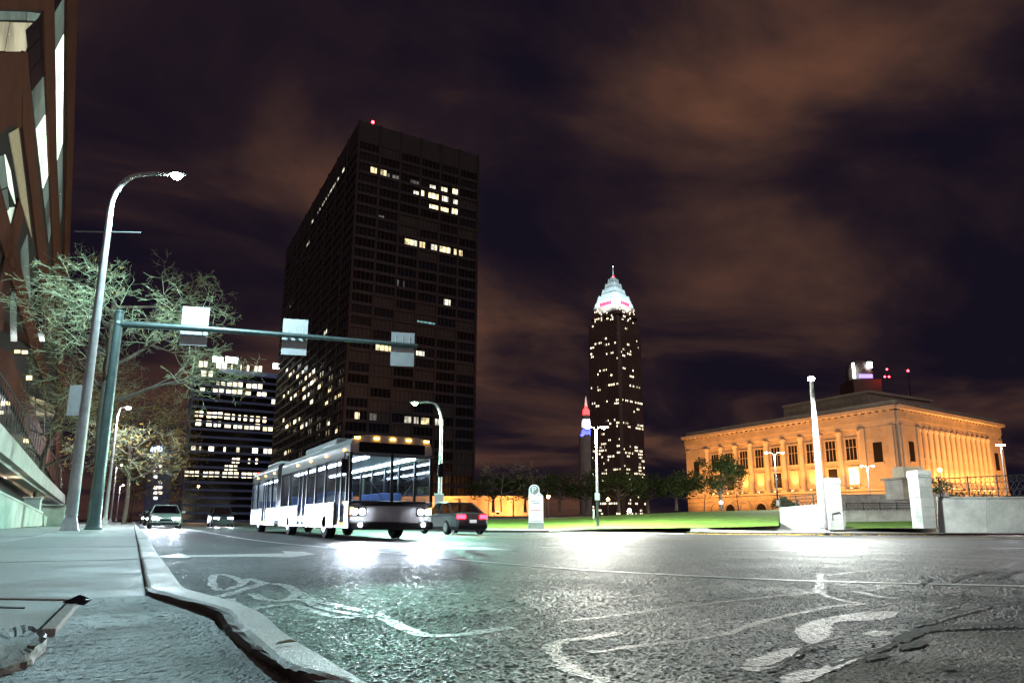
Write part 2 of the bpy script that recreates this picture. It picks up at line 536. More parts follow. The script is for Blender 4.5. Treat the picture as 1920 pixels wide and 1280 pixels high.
KERB_OUT = 0.30                                   # outer face of the near kerb
r = MB()
rx = [0.05, 1, 3, 8, 16, 30, 60, 140]
ry = [-25, 0, 6, 14, 30, 60, 120, 240, 480]
for i in range(len(rx) - 1):
    for j in range(len(ry) - 1):
        c = [(rx[i], ry[j]), (rx[i + 1], ry[j]), (rx[i + 1], ry[j + 1]), (rx[i], ry[j + 1])]
        r.quad(*[(x, y, roadz(x)) for x, y in c])
road = structure(r.build('road', 'asphalt'))

def inside(poly, x, y):
    c = False; j = len(poly) - 1
    for i in range(len(poly)):
        xi, yi = poly[i][0], poly[i][1]; xj, yj = poly[j][0], poly[j][1]
        if (yi > y) != (yj > y) and x < (xj - xi) * (y - yi) / (yj - yi) + xi: c = not c
        j = i
    return c
def stone_field(name, x0, x1, y0, y1, step, lift, amp, m, parent, poly=None, zfun=roadz, seed=1, smooth=False, brushed=0.0):
    """aggregate standing proud of the binder: a fine uneven sheet"""
    rnd = random.Random(seed)
    nx, ny = int((x1 - x0) / step), int((y1 - y0) / step)
    vs = []; fs = []
    for j in range(ny + 1):
        rowh = rnd.uniform(0, brushed)
        for i in range(nx + 1):
            x = x0 + i * step + rnd.uniform(-.3, .3) * step; y = y0 + j * step + rnd.uniform(-.3, .3) * step
            vs.append((x, y, zfun(x) + lift + (amp(y) if callable(amp) else amp) * (rnd.random() ** 1.3) + rowh))
    for j in range(ny):
        for i in range(nx):
            a = j * (nx + 1) + i
            if poly and not inside(poly, vs[a][0], vs[a][1]): continue
            fs.append((a, a + 1, a + nx + 2, a + nx + 1))
    me = bpy.data.meshes.new(name); me.from_pydata(vs, [], fs)
    if smooth:
        for p in me.polygons: p.use_smooth = True
    me.materials.append(MATS[m])
    o = place(name, me, parent)
    o['kind'] = 'stuff'
    return o
stone_field('road_surface', .42, 5.6, .9, 3.6, .0125, .0005, lambda y: .0050, 'asphalt', road, seed=2)
stone_field('road_surface', 5.6, 9.5, .9, 3.6, .02, .0005, lambda y: .0065, 'asphalt', road, seed=3)
stone_field('road_surface', .33, 9.5, 3.6, 7.6, .021, .0005, lambda y: .0072 - .003 * (y - 3.6) / 4, 'asphalt', road, seed=4)
stone_field('road_surface', .33, 22, 7.6, 16, .05, .0005, lambda y: .0065 - .004 * (y - 7.6) / 8.4, 'asphalt', road, seed=6)
stone_field('road_surface', 9.5, 22, 1.0, 7.6, .05, .0005, lambda y: .0065, 'asphalt', road, seed=7)
def smooth_line(pts, per=6):
    """Catmull-Rom through points"""
    pts = [Vector(p) for p in pts]
    out = []
    for k in range(len(pts) - 1):
        p0 = pts[max(0, k - 1)]; p1 = pts[k]; p2 = pts[k + 1]; p3 = pts[min(len(pts) - 1, k + 2)]
        for q in range(per):
            t = q / per
            out.append(0.5 * ((2 * p1) + (p2 - p0) * t + (2 * p0 - 5 * p1 + 4 * p2 - p3) * t * t + (3 * p1 - p0 - 3 * p2 + p3) * t ** 3))
    out.append(pts[-1])
    return out
def ribbon(name, pts, width, m, lift=0.004, ragged=0.0, per=6, parent=None, wl_=None):
    pts = smooth_line(pts, per)
    b = MB(); rnd = random.Random(len(name) + len(pts))
    L = []; Rr = []
    for k, p in enumerate(pts):
        d = (pts[min(k + 1, len(pts) - 1)] - pts[max(0, k - 1)]); d.z = 0
        d.normalize(); nn = Vector((-d.y, d.x, 0))
        w = (wl_(k / (len(pts) - 1)) if wl_ else width) / 2
        a = p + nn * (w + rnd.uniform(-ragged, ragged)); c = p - nn * (w + rnd.uniform(-ragged, ragged))
        L.append((a.x, a.y, roadz(a.x) + lift + .005)); Rr.append((c.x, c.y, roadz(c.x) + lift + .005))
    for k in range(len(pts) - 1):
        b.quad(L[k], L[k + 1], Rr[k + 1], Rr[k])
    return b.build(name, m, parent or road)
def blob(name, pts, m, lift=0.004, ragged=0.01, parent=None):
    pts = smooth_line(list(pts) + [pts[0]], 5)[:-1]
    rnd = random.Random(len(pts))
    b = MB()
    c = sum(pts, Vector((0, 0, 0))) / len(pts)
    ring = [(p.x + rnd.uniform(-ragged, ragged), p.y + rnd.uniform(-ragged, ragged)) for p in pts]
    b.poly([(x, y, roadz(x) + lift + .005) for x, y in ring])
    return b.build(name, m, parent or road)

RD = lambda pts: [on_road(*p) for p in pts]
# long white lane line that swings right at the junction
ribbon('lane_line', [Vector((2.85, 60, 0)), Vector((2.9, 34, 0))] + RD([(480, 1013), (700, 1034), (900, 1053), (1100, 1069), (1400, 1085), (1600, 1092), (1900, 1099), (2050, 1103)]), 0.13, 'road_white', ragged=0.006)
# yellow centre line, bends with the junction
yl = [Vector((11.2, 120, 0)), Vector((11.2, 60, 0)), Vector((11.3, 32, 0)), Vector((12.6, 21.2, 0)), Vector((17, 18.4, 0)), Vector((25, 18.2, 0)), Vector((45, 19.4, 0)), Vector((75, 22, 0))]
ribbon('centre_line', yl, 0.12, 'road_yellow')
ribbon('centre_line', [p + Vector((0.27, 0.25, 0)) for p in yl], 0.12, 'road_yellow')
def dash(a, b, w=0.12, m='road_white'):
    pa, pb = on_road(*a), on_road(*b)
    ribbon('lane_dash', [pa, (pa + pb) / 2, pb], w, m, ragged=0.004, per=2)
dash((1025, 1019.5), (1190, 1020), 0.28); dash((1010, 1026), (1075, 1027)); dash((1155, 1028.5), (1245, 1030)); dash((1335, 1030.5), (1490, 1032)); dash((1500, 1031.5), (1690, 1031)); dash((1855, 1028.5), (1960, 1028)); dash((903, 1022), (955, 1022.5)); dash((820, 1020), (868, 1020.5))
# turn arrows
def arrow_poly(name, px, m='road_white'):
    b = MB(); pp = [on_road(*p) for p in px]
    b.poly([(p.x, p.y, roadz(p.x) + 0.005) for p in pp]); return b.build(name, m, road)
arrow_poly('turn_arrow', [(290, 1044), (335, 1037), (352, 1041), (470, 1038.5), (535, 1037), (528, 1033), (570, 1034), (592, 1039), (545, 1044.5), (470, 1043.5), (360, 1044), (350, 1046)])
arrow_poly('turn_arrow', [(655, 1029), (690, 1024.5), (696, 1027), (775, 1023.5), (765, 1021), (815, 1021.5), (860, 1025.5), (905, 1025), (965, 1031), (905, 1031), (845, 1028.5), (780, 1026.5), (698, 1029)])
# faded bicycle symbol
Z = lambda pts: [on_road(x / 3 + 320, y / 3 + 960) for x, y in pts]
bike = MB()
def stroke(px, w):
    o_ = ribbon('bicycle_symbol', Z(px), w, 'road_white_faded', lift=-0.0012 + 0.0002 * stroke.k, ragged=0.008)
    stroke.k += 1
stroke.k = 0
stroke([(232, 385), (255, 352), (330, 358), (405, 398), (350, 425), (285, 440), (242, 418), (232, 385)], 0.07)
stroke([(405, 398), (440, 375), (520, 398), (640, 412), (760, 478), (960, 530), (1150, 572), (1215, 602), (1330, 662), (1440, 693), (1600, 693), (1760, 672), (1920, 648)], 0.085)
stroke([(210, 490), (330, 460), (460, 420), (520, 400)], 0.09)
stroke([(460, 458), (520, 490), (640, 498), (720, 452)], 0.075)
stroke([(430, 550), (560, 530), (680, 520), (800, 560), (940, 590), (1080, 592), (1160, 578)], 0.075)
stroke([(325, 488), (375, 530), (430, 552)], 0.07)
stroke([(640, 500), (730, 492), (850, 540), (1060, 582)], 0.06)
# crack sealer and wet tar
A3 = lambda pts: [on_road(x / 3 + 900, y / 3 + 960) for x, y in pts]
A4 = lambda pts: [on_road(x / 3.556 + 1380, y / 3.556 + 980) for x, y in pts]
ribbon('tar_seam', A3([(450, 615), (700, 590), (1000, 550), (1250, 520), (1500, 490), (1700, 470), (1920, 452)]) + A4([(330, 484), (540, 460), (600, 488), (720, 520), (870, 545)]), 0.05, 'tar', -0.00105, 0.012)
ribbon('tar_seam', A3([(620, 792), (900, 752), (1200, 720), (1400, 682), (1560, 625), (1700, 590), (1920, 545)]) + A4([(480, 590), (660, 556), (860, 542)]), 0.045, 'tar', -0.00090, 0.012)
ribbon('tar_seam', A3([(790, 680), (640, 705), (470, 730), (400, 770), (440, 830), (520, 895), (640, 935), (760, 975)]), 0.06, 'tar', -0.00075, 0.018)
ribbon('tar_seam', A4([(560, 340), (560, 400), (545, 445), (575, 470)]), 0.07, 'tar', -0.00060, 0.012)
ribbon('tar_seam', A4([(610, 350), (860, 322), (1120, 308), (1400, 300)]), 0.07, 'tar', -0.00045, 0.012)
ribbon('tar_seam', A4([(880, 455), (1050, 415), (1220, 398)]), 0.06, 'tar', -0.00030, 0.01)
ribbon('tar_seam', A4([(800, 458), (880, 475), (980, 500), (1080, 500)]), 0.08, 'tar', -0.00015, 0.012)
ribbon('tar_seam', A4([(1780, 300), (1830, 285), (1880, 262)]), 0.09, 'tar', 0.00000, 0.02)
ribbon('tar_seam', A4([(1760, 500), (1850, 492), (1960, 500)]), 0.05, 'tar', -0.00120, 0.012)
blob('tar_patch', A4([(385, 720), (450, 682), (620, 632), (900, 592), (1090, 596), (1010, 640), (700, 662), (640, 690), (620, 760), (480, 806)]), 'tar', -0.00105, 0.008)
blob('tar_patch', A4([(20, 975), (80, 920), (200, 880), (360, 838), (465, 846), (400, 900), (240, 972), (120, 995)]), 'tar', -0.00090, 0.008)
blob('tar_patch', A4([(300, 1030), (420, 990), (560, 968), (760, 905), (820, 915), (640, 1000), (480, 1060), (320, 1085)]), 'tar', -0.00075, 0.01)
blob('tar_patch', A4([(860, 735), (930, 722), (1040, 732), (1010, 752), (900, 755)]), 'tar', -0.00060, 0.006)
blob('tar_patch', A4([(1820, 350), (1900, 335), (1980, 345), (1980, 390), (1880, 388)]), 'tar', -0.00045, 0.006)
# old grey patch at the junction with its open dark joint
PATCH = A4([(200, 1300), (560, 1075), (760, 970), (1000, 860), (1210, 765), (1450, 740), (1700, 745), (1960, 762), (2150, 790), (2400, 1000), (2400, 1400)])
PATCH = [(p.x, p.y) for p in smooth_line(PATCH + [PATCH[0]], 5)[:-1]]
stone_field('concrete_patch', max(.5, min(p[0] for p in PATCH)), min(7, max(p[0] for p in PATCH)), max(.6, min(p[1] for p in PATCH)), min(6, max(p[1] for p in PATCH)), .014, .009, .004, 'patch_asphalt', road, PATCH, seed=8)
ribbon('open_joint', A4([(1070, 812), (1200, 755), (1330, 716), (1560, 702), (1920, 692), (2150, 690)]), 0.07, 'crack', 0.011, 0.016)
ribbon('open_joint', A4([(1180, 692), (1300, 672), (1420, 632), (1560, 596), (1720, 560), (1920, 538)]), 0.022, 'crack', 0.011, 0.007)
ribbon('open_joint', A4([(0, 985), (220, 985), (330, 945), (420, 890), (475, 852), (560, 830), (720, 790)]), 0.02, 'crack', 0.012, 0.006)
ribbon('open_joint', A4([(640, 985), (760, 935), (900, 895), (1080, 820)]), 0.025, 'crack', 0.012, 0.008)
for px in ([(1240, 420), (1280, 395), (1320, 385)], [(1440, 400), (1500, 375), (1600, 345), (1680, 325)], [(1400, 490), (1480, 480), (1540, 470)], [(1640, 385), (1760, 370), (1880, 325)], [(1330, 590), (1400, 575), (1480, 560)], [(860, 600), (930, 585), (990, 570)]):
    ribbon('open_joint', A4(px), 0.03, 'crack', 0.0125, 0.01)
for px in ([(1080, 850), (1180, 815), (1285, 812), (1230, 850), (1110, 868)], [(1350, 985), (1430, 985), (1490, 1000), (1400, 1010)], [(840, 940), (940, 905), (1040, 900), (940, 935)]):
    blob('tar_patch', A4(px), 'crack', 0.0125, 0.006)

# ---- near pavement: separate slabs over a bed
pave = structure(MB().box((-3.0, 60, -0.14), (6.2, 170, 0.16)).build('sidewalk', 'subsoil'))
LV = lambda x, y, z=0.0: on_level(x, y, z)
inner = [LV(367, 1128), LV(400, 1160), LV(450, 1210), LV(500, 1245), LV(560, 1284)]
near_poly = [(-1.25, 0.3)] + [(0.55, 0.3), (0.44, 1.2)] + [(p.x - 0.004, p.y) for p in reversed(inner)] + [(0.13, 4.2), (-1.25, 4.48)]
def slab(poly, m, z=0.0, th=0.09):
    b = MB(); b.extrude([(x, y, z) for x, y in poly], (0, 0, -th))
    return b.build('slab', m, pave, bevel=0.007)
slab(near_poly, 'slab_near', -.003)
stone_field('slab_surface', -1.2, .56, 1.0, 4.46, .0105, -.0028, .0025, 'slab_near', pave, [(x + (.012 if x < 0 else -.012), y) for x, y in near_poly], zfun=lambda x: 0.0, seed=5, smooth=False, brushed=.0025)
slab([(-1.265, 0.3), (-1.265, 4.485), (-3.4, 4.75), (-3.4, 0.3)], 'slab_near', -0.004)
rows = [4.5, 8.1, 11.9, 15.6, 19.6, 23.5, 27.5, 31.5, 36, 41, 46, 52, 58, 66, 74, 84, 96, 110]
cols = [0.105, -2.0, -4.1, -6.0]
for j in range(len(rows) - 1):
    for i in range(len(cols) - 1):
        x0, x1 = cols[i] - (0.012 if i else 0), cols[i + 1] + 0.012
        y0, y1 = rows[j] + 0.014, rows[j + 1] - 0.014
        sk = lambda x: -0.13 * x if j == 0 else 0.0
        k = random.random()
        slab([(x0, y0 + sk(x0) - (0.26 if j == 0 else 0)), (x1, y0 + sk(x1) - (0.26 if j == 0 else 0)), (x1, y1), (x0, y1)], 'slab_b' if (j, i) in ((1, 0), (2, 1), (4, 0)) or k > 0.75 else 'slab_a', random.uniform(-0.004, 0.002))
# ---- kerb stones
kerb = structure(MB().box((0.21, 150, -0.1), (0.12, 290, 0.12)).build('kerb', 'subsoil'))
y = 4.5
while y < 150:
    L_ = 1.75 if y < 60 else 6.0
    b = MB(); b.box((0.21, y + L_ / 2, -0.06), (0.185, L_ - 0.014, 0.15), 0)
    o = b.build('kerb_block', 'kerb_stone', kerb, (random.uniform(-.006, .006), 0, random.uniform(-.004, .006)), bevel=0.018)
    y += L_
# near kerb block: stands proud of the sunken pavement, rough inner face
V3 = lambda *a: Vector(a)
zt = 0.05
tin = [LV(367, 1123, zt), LV(417, 1139, zt), LV(447, 1169, zt), LV(493, 1209, zt), LV(533, 1243, zt), LV(573, 1254, zt), LV(633, 1268, zt), LV(720, 1300, zt)]
tout = [LV(372, 1116, zt), LV(430, 1124, zt), LV(490, 1146, zt), LV(530, 1180, zt), LV(575, 1209, zt), LV(620, 1236, zt), LV(690, 1278, zt), LV(790, 1320, zt)]
bin_ = [LV(362, 1128, 0), LV(392, 1152, 0), LV(422, 1182, 0), LV(460, 1219, 0), LV(505, 1247, 0), LV(556, 1281, 0), LV(580, 1300, 0), LV(640, 1340, 0)]
tin = [V3(.118, 4.5, .02), V3(.14, 4.15, .03)] + tin[1:]; tout = [V3(.30, 4.5, .02), V3(.31, 4.15, .03)] + tout[1:]; bin_ = [V3(.112, 4.5, -.0), V3(.13, 4.15, 0)] + bin_[1:]
tin, tout, bin_ = smooth_line(tin, 6), smooth_line(tout, 6), smooth_line(bin_, 6)
b = MB(); br = MB(); rnd = random.Random(3)
prof = []
for a, o_, c in zip(tin, tout, bin_):
    mid = (a + c) / 2 + Vector((-0.012, 0, 0.012))
    j = lambda s: Vector((rnd.uniform(-s, s), rnd.uniform(-s, s), rnd.uniform(-s, s)))
    ring = [c + Vector((0, 0, -0.06)), c + j(.003), mid + j(.004), a + Vector((-0.004, 0, -0.006)) + j(.003), a + (o_ - a) * .12 + j(.0015), a + (o_ - a) * .5, a + (o_ - a) * .93, o_ + Vector((0.006, 0, -0.015)), Vector((o_.x + 0.012, o_.y, -0.16))]
    prof.append(ring)
for k in range(len(prof) - 1):
    for q in range(len(prof[0]) - 1):
        (br if q < 3 else b).quad(prof[k][q], prof[k + 1][q], prof[k + 1][q + 1], prof[k][q + 1])
ko = b.build('kerb_block', 'kerb_stone', kerb, smooth=True)
br.build('crumbled_edge', 'kerb_rough', ko, smooth=True)
ko['label'] = 'near kerb block with a crumbling brown inner edge'

# ---- utility cover, mortar patch and litter at the photographer's feet
t = thing('utility_cover', 'flat grey concrete utility cover set in the pavement at lower left', 'utility cover', LV(60, 1150))
o0 = Vector(t.location)
rel = lambda px, z=0.0: [LV(x, y, z) - o0 for x, y in px]
MB().extrude(rel([(-60, 1121), (128, 1124), (72, 1178), (-60, 1178)], 0.012), (0, 0, -0.03)).build('lid', 'slab_b', t, bevel=0.004)
MB().extrude(rel([(131, 1124), (150, 1125), (105, 1178), (76, 1178)], 0.022), (0, 0, -0.04)).build('rim', 'wall_concrete', t, bevel=0.005)
MB().extrude(rel([(-60, 1114), (152, 1119), (150, 1123), (-60, 1119.5)], 0.02), (0, 0, -0.04)).build('rim', 'wall_concrete', t, bevel=0.004)
MB().extrude(rel([(-60, 1134), (48, 1137), (46, 1139), (-60, 1136.5)], 0.016), (0, 0, -0.02)).build('seam', 'crack', t)
b = MB()
mp_ = smooth_line([LV(*p) for p in [(-40, 1192), (20, 1184), (55, 1181), (80, 1192), (89, 1214), (66, 1240), (36, 1256), (-40, 1266), (-40, 1192)]], 4)[:-1]
cc = sum(mp_, Vector()) / len(mp_)
rnd = random.Random(5)
rings = [[cc + (p - cc) * s_ + Vector((rnd.uniform(-.006, .006), rnd.uniform(-.006, .006), h_ + rnd.uniform(-.004, .004))) for p in mp_] for s_, h_ in ((1.0, -.01), (.96, .014), (.86, .026), (.7, .016), (.4, .012))]
for k in range(len(rings) - 1):
    n_ = len(mp_)
    for q in range(n_):
        b.quad(rings[k][q], rings[k][(q + 1) % n_], rings[k + 1][(q + 1) % n_], rings[k + 1][q])
b.poly(rings[-1])
b.v = [tuple(Vector(v) - cc) for v in b.v]
tag(b.build('mortar_patch', 'kerb_rough', None, cc, smooth=True), 'lumpy dark mortar patch on the pavement below the utility cover', 'mortar patch')
b = MB(); c0 = LV(140, 1140)
for k in range(6):
    a_ = k * 0.5
    b.extrude([(0.035 * cos(a_), 0.02 * sin(a_), 0.004 * k), (0.06, 0.02 + .005 * k, 0.02), (0.01, 0.045, 0.012 + 0.006 * k), (-0.05, 0.0, 0.015)], (0, 0, 0.003))
b2 = [tuple(Vector(v)) for v in b.v]
mat('litter', (0.03, 0.035, 0.05), 0.35, var=0.5, vscale=40)
tag(b.build('crumpled_litter', 'litter', None, c0 + Vector((0, 0, 0.012))), 'dark crumpled scrap of litter at the corner of the utility cover', 'litter')
for px, sz, nm, lb, m_ in (((26, 1262), .02, 'paper_scrap', 'small pale scrap of paper on the pavement at the bottom left', 'paper'), ((297, 1159), .02, 'paper_scrap', 'tiny white paper fleck in the middle of the near slab', 'paper'), ((536, 1205), .03, 'fallen_leaf', 'single dark leaf lying on the near kerb', 'dry_leaf')):
    c1 = LV(*px); zl = 0.055 if 'leaf' in nm else 0.004
    if 'leaf' in nm: c1 = LV(px[0], px[1], 0.055)
    b = MB(); q = [(-sz, -.3 * sz, 0), (0, -.5 * sz, .004), (sz, -.1 * sz, .002), (.5 * sz, .4 * sz, .006), (-.6 * sz, .35 * sz, .003)]
    b.extrude(q, (0, 0, .002))
    tag(b.build(nm, m_, None, (c1.x, c1.y, zl)), lb, 'leaf' if 'leaf' in nm else 'paper')

# ---- far side: kerb, pavement, drive, lawn
def fz(x): return roadz(x) + 0.13
K = [(15.5, 300), (15.5, 120), (15.5, 60), (15.6, 42), (16.4, 37.5), (18.6, 34.8), (21.5, 34.0)]
K2 = [(30.0, 31.2), (29.2, 30.2), (30.6, 29.0), (34, 28.0), (38, 27.2), (46, 26.8), (60, 27.2), (95, 30)]
def kerb_run(name, pts, mats_='kerb_rough'):
    P = smooth_line([Vector((x, y_, 0)) for x, y_ in pts], 4)
    root = structure(MB().tube([(p.x, p.y, fz(p.x) - 0.14) for p in P], 0.05, 4).build(name, 'subsoil'))
    for k in range(len(P) - 1):
        a, c = P[k], P[k + 1]
        d = (c - a); L_ = d.length; d.normalize(); nn = Vector((-d.y, d.x, 0))
        if nn.y < 0 and abs(d.x) > abs(d.y): nn = -nn
        if abs(d.y) > abs(d.x) and nn.x < 0: nn = -nn
        e_ = 0.02
        q = [a + d * e_, c - d * e_, c - d * e_ + nn * .2, a + d * e_ + nn * .2]
        b = MB(); b.extrude([(p.x, p.y, fz(p.x) + .004) for p in q], (0, 0, -.2))
        b.build('kerb_block', mats_, root)
    return P
P1 = kerb_run('far_kerb', K)
P2 = kerb_run('island_kerb', K2)
WALLZ = 0.05
def loft(name, A, B, m, n=6, bumpy=0.0, kind='structure', seed=1):
    """sheet between two equally long 3-D lines"""
    rnd = random.Random(seed); b = MB(); G = []
    for a, c in zip(A, B):
        G.append([a + (c - a) * (k / n) + Vector((0, 0, rnd.uniform(-bumpy, bumpy) if 0 < k < n else 0)) for k in range(n + 1)])
    for i in range(len(G) - 1):
        for k in range(n):
            b.quad(G[i][k], G[i + 1][k], G[i + 1][k + 1], G[i][k + 1])
    o = b.build(name, m, smooth=True)
    o['kind'] = kind
    return o
V = Vector
# pavement on the island, up to the white walls
A_ = [V((p.x, p.y, fz(p.x))) for p in P2]
back = [V((36, 33.5, 0.03)) if i < 3 else V((33 + (i - 3) * 3.0, 33.5 + 0.25 * i, 0.06)) for i in range(len(P2))]
back = [V((30.4 + (95 - 30.4) * (i / (len(P2) - 1)) ** 1.0, 31.6 + 6.0 * min(1, i / 5) + 0.1 * i, 0.02)) for i in range(len(P2))]
loft('far_sidewalk', A_, back, 'far_pavement', 3)
# pavement along the far kerb
A_ = [V((p.x + .2, p.y, fz(p.x))) for p in P1]
B_ = [V((p.x + 3.2 + max(0, (42 - p.y)) * .2, p.y + (2.4 if p.y < 40 else 0), fz(p.x) + .03)) for p in P1]
loft('far_path', A_, B_, 'far_pavement', 3)
# drive between the two
dr = MB(); q = [(19.5, 33.6), (24, 30.5), (29.5, 29.3), (31, 31.5), (30, 40), (27, 50), (23, 50), (22, 37)]
dr.poly([(x, y_, roadz(x) + .012) for x, y_ in q]); structure(dr.build('driveway', 'far_pavement'))
# sloping lawn
fr_px = [(760, 994), (880, 993), (960, 993.5), (1020, 993), (1070, 992), (1120, 991), (1200, 990), (1300, 989), (1390, 987), (1460, 985)]
bk_px = [(760, 976), (880, 974), (960, 973), (1020, 972), (1070, 970), (1120, 967), (1200, 963), (1300, 959), (1390, 957), (1462, 955)]
fa = smooth_line([far(x, y_, 47 - 0.004 * (x - 760)) for x, y_ in fr_px], 5)
ba = smooth_line([far(x, y_, 78) for x, y_ in bk_px], 5)
loft('lawn', fa, ba, 'lawn', 14, 0.03)
# terrace behind it
tb = smooth_line([far(x, 966, 170) for x, _ in bk_px], 5)
loft('terrace', [p + V((0, 0, -0.02)) for p in ba], tb, 'far_pavement', 4)

# yellow leaves blown against the island kerb
lfm = MB(); rnd = random.Random(77)
for k in range(1100):
    p = P2[min(len(P2) - 2, int(abs(rnd.gauss(0, 1)) * 9))]; q_ = P2[min(len(P2) - 1, P2.index(p) + 1)]
    c = p.lerp(q_, rnd.random()) + Vector((rnd.gauss(0, .12), -abs(rnd.gauss(0, .25)) - .02, 0))
    c.z = roadz(c.x) + .012 + rnd.random() * .03
    a = Vector((rnd.uniform(-1, 1), rnd.uniform(-1, 1), rnd.uniform(-.4, .4))).normalized() * rnd.uniform(.03, .07); b_ = a.orthogonal().normalized() * .03
    lfm.quad(c - a, c - b_, c + a, c + b_)
mat('yellow_leaf', (.42, .27, .02), .7)
tag(lfm.build('leaf_litter', 'yellow_leaf'), 'yellow fallen leaves blown against the far island kerb', 'leaves', kind='stuff')

# ================================================================== STREET LAMPS
def flat(v):
    v = Vector(v); v.z = 0
    return v.normalized()
RIGHT = flat(RGT); AHEAD = flat(FWD)
def pixel_height(px, py, D):
    return far(px, py, D).z
def cobra_head(parent, p, d, lens, scale=1.0, tilt=0.0):
    """luminaire at the arm's end, pointing along d"""
    d = flat(d); n = Vector((-d.y, d.x, 0)); up = Vector((0, 0, 1))
    b = MB(); st = [(-.05, .07, .06), (.1, .13, .10), (.35, .17, .12), (.6, .15, .09), (.75, .06, .04)]
    rings = []
    for s_, w_, h_ in st:
        c = p + d * s_ * scale
        rings.append([c + n * w_ * scale * cos(t_) + up * h_ * scale * (sin(t_) if sin(t_) > 0 else .45 * sin(t_)) for t_ in [2 * pi * k / 12 for k in range(12)]])
    for k in range(len(rings) - 1):
        for q in range(12):
            b.quad(rings[k][q], rings[k][(q + 1) % 12], rings[k + 1][(q + 1) % 12], rings[k + 1][q])
    b.poly(rings[0][::-1]); b.poly(rings[-1])
    h = b.build('lamp_head', 'galvanised', parent, smooth=True)
    l = MB(); l.sphere(p + d * .36 * scale + up * (-.07 * scale), .19 * scale, 14, .75)
    l.build('lens', lens, h, smooth=True)
    return p + d * .36 * scale + up * (-.34 * scale)
def street_lamp(name, label, base, H, reach, d, lens, power, color, group=None, rod=None, r0=.15, mat_='pole_paint', base_h=.55, scale=1.0, rads=.2):
    t = thing(name, label, 'street lamp', base, group=group)
    b = MB(); s_ = scale
    b.box((0, 0, .02), (.62 * s_, .62 * s_, .04)); b.box((0, 0, base_h / 2 + .04), (.56 * s_, .56 * s_, base_h), 0, .56)
    b.build('base', mat_, t, bevel=.02)
    d = flat(d)
    arm = [Vector((0, 0, H - 1.6))]
    for k in range(1, 7):
        a = k / 6 * pi / 2
        arm.append(Vector((0, 0, H - 1.6)) + d * (1 - cos(a)) * min(1.1, reach * .5) + Vector((0, 0, sin(a) * 1.5)))
    arm.append(arm[-1] + d * (reach - min(1.1, reach * .5)) * .5 + Vector((0, 0, .06)))
    arm.append(arm[-2] + d * (reach - min(1.1, reach * .5)) + Vector((0, 0, .02)))
    MB().tube([(0, 0, base_h), (0, 0, H * .4), (0, 0, H - 1.6)], [r0, r0 * .82, r0 * .58], 14).build('pole', mat_, t, smooth=True)
    MB().tube(arm, [r0 * .56] + [r0 * .5] * 4 + [r0 * .42] * (len(arm) - 5), 10).build('arm', mat_, t, smooth=True)
    lp = cobra_head(t, arm[-1], d, lens, 1.0)
    if rod:
        b = MB(); b.tube([RIGHT * -rod + Vector((0, 0, H * .82)), RIGHT * rod + Vector((0, 0, H * .82 - .05))], .025, 6)
        b.build('banner_rod', 'galvanised', t)
    lamp('SPOT', 'lamp_light', t, lp, power, color, rads, lp + Vector((0, 0, -1)), radians(172), .25)
    return t
COOL = (.58, .93, 1.0); WHITE = (1.0, .97, .9); GREENISH = (.42, 1.0, .74); AMBER = (1.0, .52, .16); FLOOD = (1.0, .37, .08)
bA = far(130, 993, 24); bA.z = 0
street_lamp('street_lamp', 'tall pale street lamp with a glowing blue-green head beside the bare tree', bA, far(215, 323, 24).z, 2.1, RIGHT, 'lamp_lens_cool', 7500, COOL, rod=1.3, r0=.2, scale=1.0)
for px, py, D, lb, pw in ((196, 767, 55, 'second street lamp along the left pavement, white light below the bare branches', 4000), (206, 875, 112, 'third street lamp along the left pavement, far down the street', 5000), (217, 914, 180, 'farthest small street lamp on the left pavement, near the vanishing point', 4000)):
    b0 = far(px, 980, D); b0.z = 0
    street_lamp('street_lamp', lb, b0, far(px, py - 6, D).z, .5, RIGHT, 'lamp_lens_white', pw, (.86, .9, 1.0), r0=.16)
bF = far(823, 998, 44); bF.z = fz(15.5)
lf = street_lamp('street_lamp', 'street lamp with curved arm and green light in front of the dark tower', bF, far(823, 752, 44).z - bF.z, 1.5, -RIGHT, 'lamp_lens_green', 24000, GREENISH)
bF2 = far(677, 996, 78); bF2.z = fz(15.5)
street_lamp('street_lamp', 'smaller street lamp on the far kerb, behind the bus', bF2, 9.0, 1.5, -RIGHT, 'lamp_lens_green', 5000, GREENISH)
bH = far(1545, 999, 41)
street_lamp('street_lamp', 'stout cream street lamp with white light in front of the white gate pillar', bH, far(1524, 735, 41).z - bH.z + .3, 3.4, Vector((-bH.x, -bH.y, 0)), 'lamp_lens_white', 15000, (.93, 1.0, .95), r0=.26, base_h=.3, rads=.3)
def twin_lamp(label, px, base_y, head_y, D, spread, power, color, lower='black_metal', group=None):
    b0 = far(px, base_y, D)
    H = far(px, head_y, D).z - b0.z
    t = thing('twin_lamp', label, 'street lamp', b0, group=group)
    MB().lathe([(.24, 0), (.24, .08), (.14, .25), (.1, .6), (.1, 2.3)], n=12).build('base', lower, t, smooth=True)
    MB().tube([(0, 0, 2.3), (0, 0, H - .2)], [.1, .07], 10).build('pole', 'galvanised', t, smooth=True)
    for s_ in (-1, 1):
        e_ = RIGHT * s_ * spread + Vector((0, 0, H))
        MB().tube([(0, 0, H - .35), RIGHT * s_ * spread * .5 + Vector((0, 0, H - .02)), e_], .045, 8).build('arm', 'galvanised', t, smooth=True)
        lp = cobra_head(t, e_, RIGHT * s_, 'lamp_lens_white', .8)
        lamp('POINT', 'lamp_light', t, lp, power, color, .15)
    return t
tw = twin_lamp('twin-headed lamp post on the lawn edge in front of the tall pointed tower', 1121, 991, 800, 50, .35, 11000, (1, 1, .88))
